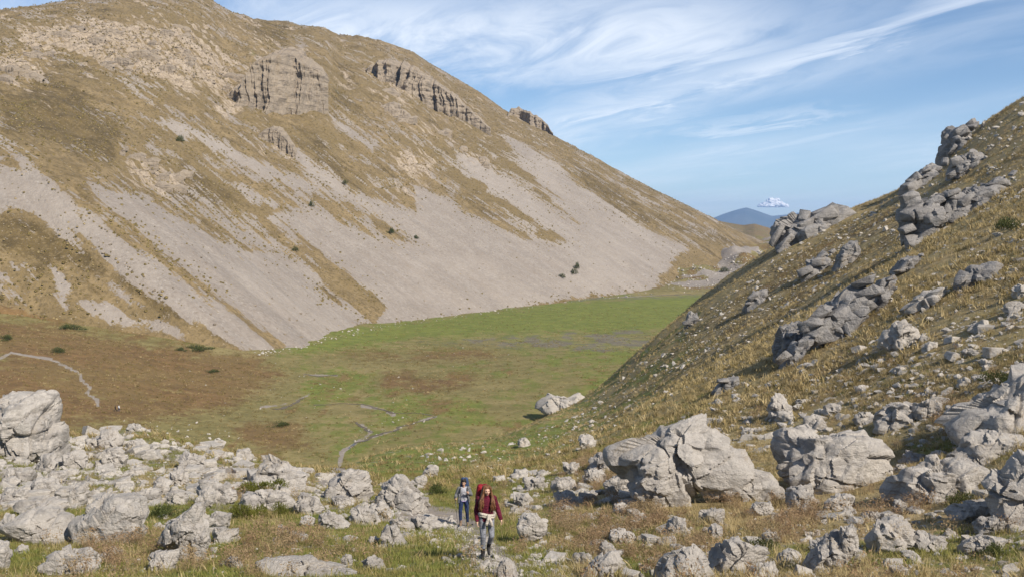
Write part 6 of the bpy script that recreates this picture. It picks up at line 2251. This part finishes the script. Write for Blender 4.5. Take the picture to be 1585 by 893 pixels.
# ---- two walkers far off on the trail in the meadow
for i, (px, label, up_, lo_) in enumerate(((178.5, 'tiny far walker in black on the meadow trail', 'black', 'black'), (184, 'tiny far walker in white shirt and blue trousers on the meadow trail', 'white', 'jeans'))):
    x, y, z = hit_meadow(px, 637)
    Jf = dict(J2); Jf.update(wriL=(-0.25, -0.08, 0.88), elbL=(-0.24, 0.02, 1.1), wriR=(0.25, -0.1, 0.9), elbR=(0.24, 0.03, 1.1), hdirL=(0, -0.2, -1), houtL=(-1, 0, 0), hdirR=(0, -0.2, -1), houtR=(1, 0, 0),
                             ankL=(-0.09, -0.25, 0.105), kneeL=(-0.09, -0.18, 0.50), ankR=(0.09, 0.22, 0.14), kneeR=(0.09, 0.02, 0.5))
    zz = float(meadow_z(np.float64(x), np.float64(y)))
    f_, p = make_hiker((x, y, zz), 2.2 + 0.3 * i, Jf, label, PM['skin2'], dict(L=(0, -1, 0), R=(0, -1, 0)), False)
    link(hull_sections(torso_sections(Jf, 0.03) + arm_sections(Jf, 0.022, 0.95), 0.02, 3, PM[up_], 'jacket'), 'jacket', f_)
    link(hull_sections(legs_sections(Jf, 0.02), 0.02, 3, PM[lo_], 'trousers'), 'trousers', f_)
    link(hull_sections([((p(0, 0.018, 0.048), (0.084, 0.094, 0.082)), (p(0, 0.045, -0.035), (0.082, 0.062, 0.07)))], 0.015, 2, PM['hair_black'], 'hair'), 'hair', f_)
# ------------------------------------------------------------------ stream, distant cloud, haze
k = NT('shallow_water')
k.bsdf.inputs['Specular IOR Level'].default_value = 0.5
wn = k.noise(k.scale(k.pos(), (1.0, 0.4, 1.0)), 2.0, 3, 0.6)
M['water'] = k.done((0.050, 0.050, 0.042), 0.12, k.bump(wn, 0.03, 0.4))


def ribbon(name, pts, widths, seed):
    """thin sheet of water following photo points on the meadow, with an uneven bank"""
    P = np.array(pts, float)
    t = np.linspace(0, len(P) - 1, 14 * len(P))
    px = np.interp(t, range(len(P)), P[:, 0]); py = np.interp(t, range(len(P)), P[:, 1]); w = np.interp(t, range(len(P)), widths)
    L3 = np.array([hit_meadow(a, b) for a, b in zip(px, py)])
    for _ in range(3):
        L3[1:-1] = (L3[:-2] + 2 * L3[1:-1] + L3[2:]) / 4
    d = np.gradient(L3[:, :2], axis=0); d /= np.linalg.norm(d, axis=1, keepdims=True) + 1e-9
    nrm = np.stack([-d[:, 1], d[:, 0]], 1)
    w = w * 0.55
    mnd = 1.6 * fbm2(t * 1.7, t * 0 + seed * 3.1, 3, seed + 20) * np.sin(np.linspace(0, math.pi, len(t))) ** 0.5
    L3[:, :2] += nrm * mnd[:, None]
    wl = w * (1 + 0.5 * fbm2(t * 2.3, t * 0, 2, seed)); wr = w * (1 + 0.5 * fbm2(t * 2.3, t * 0 + 9, 2, seed + 1))
    rows = []
    for f in (1.0, 0.5, 0.0, -0.5, -1.0):
        o = L3[:, :2] + nrm * ((wl if f > 0 else wr) * f)[:, None]
        rows.append(np.stack([o[:, 0], o[:, 1], meadow_z(o[:, 0], o[:, 1]) + 0.05], 1))
    G = np.array(rows)
    G[:, :, 2] = np.maximum(G[:, :, 2], G[2:3, :, 2] + 0.0)
    o = grid_mesh(name, G[:, :, 0], G[:, :, 1], G[:, :, 2], M['water'])
    tag(o, kind='structure')
    return o


ribbon('stream', [(486, 627), (520, 625), (560, 625), (585, 631), (606, 640), (640, 639), (672, 643)], [0.8, 0.6, 0.7, 1.0, 0.8, 0.5, 0.9], 1)
ribbon('stream', [(674, 645), (655, 652), (630, 658), (606, 666), (580, 675), (556, 684), (540, 694)], [0.7, 0.5, 0.6, 0.8, 0.9, 0.9, 0.7], 2)
ribbon('stream', [(552, 653), (560, 660), (576, 669)], [0.5, 0.8, 0.8], 3)
ribbon('pool', [(418, 632), (434, 633), (450, 628), (470, 616)], [0.4, 1.6, 1.2, 0.6], 4)
ribbon('pool', [(472, 579), (495, 583), (522, 580)], [0.8, 1.7, 0.7], 5)
ribbon('lake_edge', [(880, 466), (950, 461), (1010, 458), (1070, 455)], [1.0, 3.5, 4.5, 2.0], 6)

# small cumulus standing over the far mountains
k = NT('cloud_white')
k.bsdf.inputs['Subsurface Weight'].default_value = 0.0
M['cloud'] = k.done((0.72, 0.72, 0.74), 1.0)
cy_ = 19000.0
parts = []
rc = np.random.default_rng(3)
for (px, py, r) in ((1190, 314, 10), (1178, 318, 8), (1202, 318, 8), (1186, 309, 7), (1170, 320, 6), (1209, 321, 6), (1195, 307, 5), (1182, 321, 9), (1196, 320, 9)):
    u, t = ray(px, py)
    V, T = ico(4)
    R = r * 0.8 / F * cy_
    px = 1197 + (px - 1190) * 0.95; py = 316 + (py - 316) * 0.7
    u, t = ray(px, py)
    q = V * np.array([1.2, 1.0, 0.70]) * (1 + 0.45 * fbm3(V * 2.2 + rc.uniform(0, 30, 3), 4, int(px)))[:, None]
    parts.append((q * R + np.array([u * cy_, cy_ + rc.normal() * 60, t * cy_]), T))
V, T = join(parts)
base = ray(1190, 321)[1] * cy_
V[:, 2] = np.where(V[:, 2] < base, base + (V[:, 2] - base) * 0.15, V[:, 2])
cl = link(tri_mesh('cloud', V, T, M['cloud']), 'cloud')
tag(cl, 'small white puffy cloud above the distant blue mountains', 'cloud')

# air: pale haze between here and the far mountains
hz = bpy.data.meshes.new('haze')
x0, x1, y0, y1, z0, z1 = -9000, 11000, -400, 18200, -1000, 420
hz.from_pydata([(a, b, c) for c in (z0, z1) for a, b in ((x0, y0), (x1, y0), (x1, y1), (x0, y1))], [], [(3, 2, 1, 0), (4, 5, 6, 7), (0, 1, 5, 4), (1, 2, 6, 5), (2, 3, 7, 6), (3, 0, 4, 7)])
ho = link(hz, 'haze')
tag(ho, kind='stuff')
ho['label'] = 'thin blue air between the valley and the far mountains'
ho['category'] = 'haze'
hm = bpy.data.materials.new('haze')
hm.use_nodes = True
hm.node_tree.nodes.clear()
no = hm.node_tree.nodes.new('ShaderNodeOutputMaterial')
pv = hm.node_tree.nodes.new('ShaderNodeVolumePrincipled')
pv.inputs['Color'].default_value = (0.40, 0.62, 1.0, 1)
pv.inputs['Density'].default_value = 0.00006
pv.inputs['Anisotropy'].default_value = 0.2
hm.node_tree.links.new(pv.outputs[0], no.inputs['Volume'])
hz.materials.append(hm)
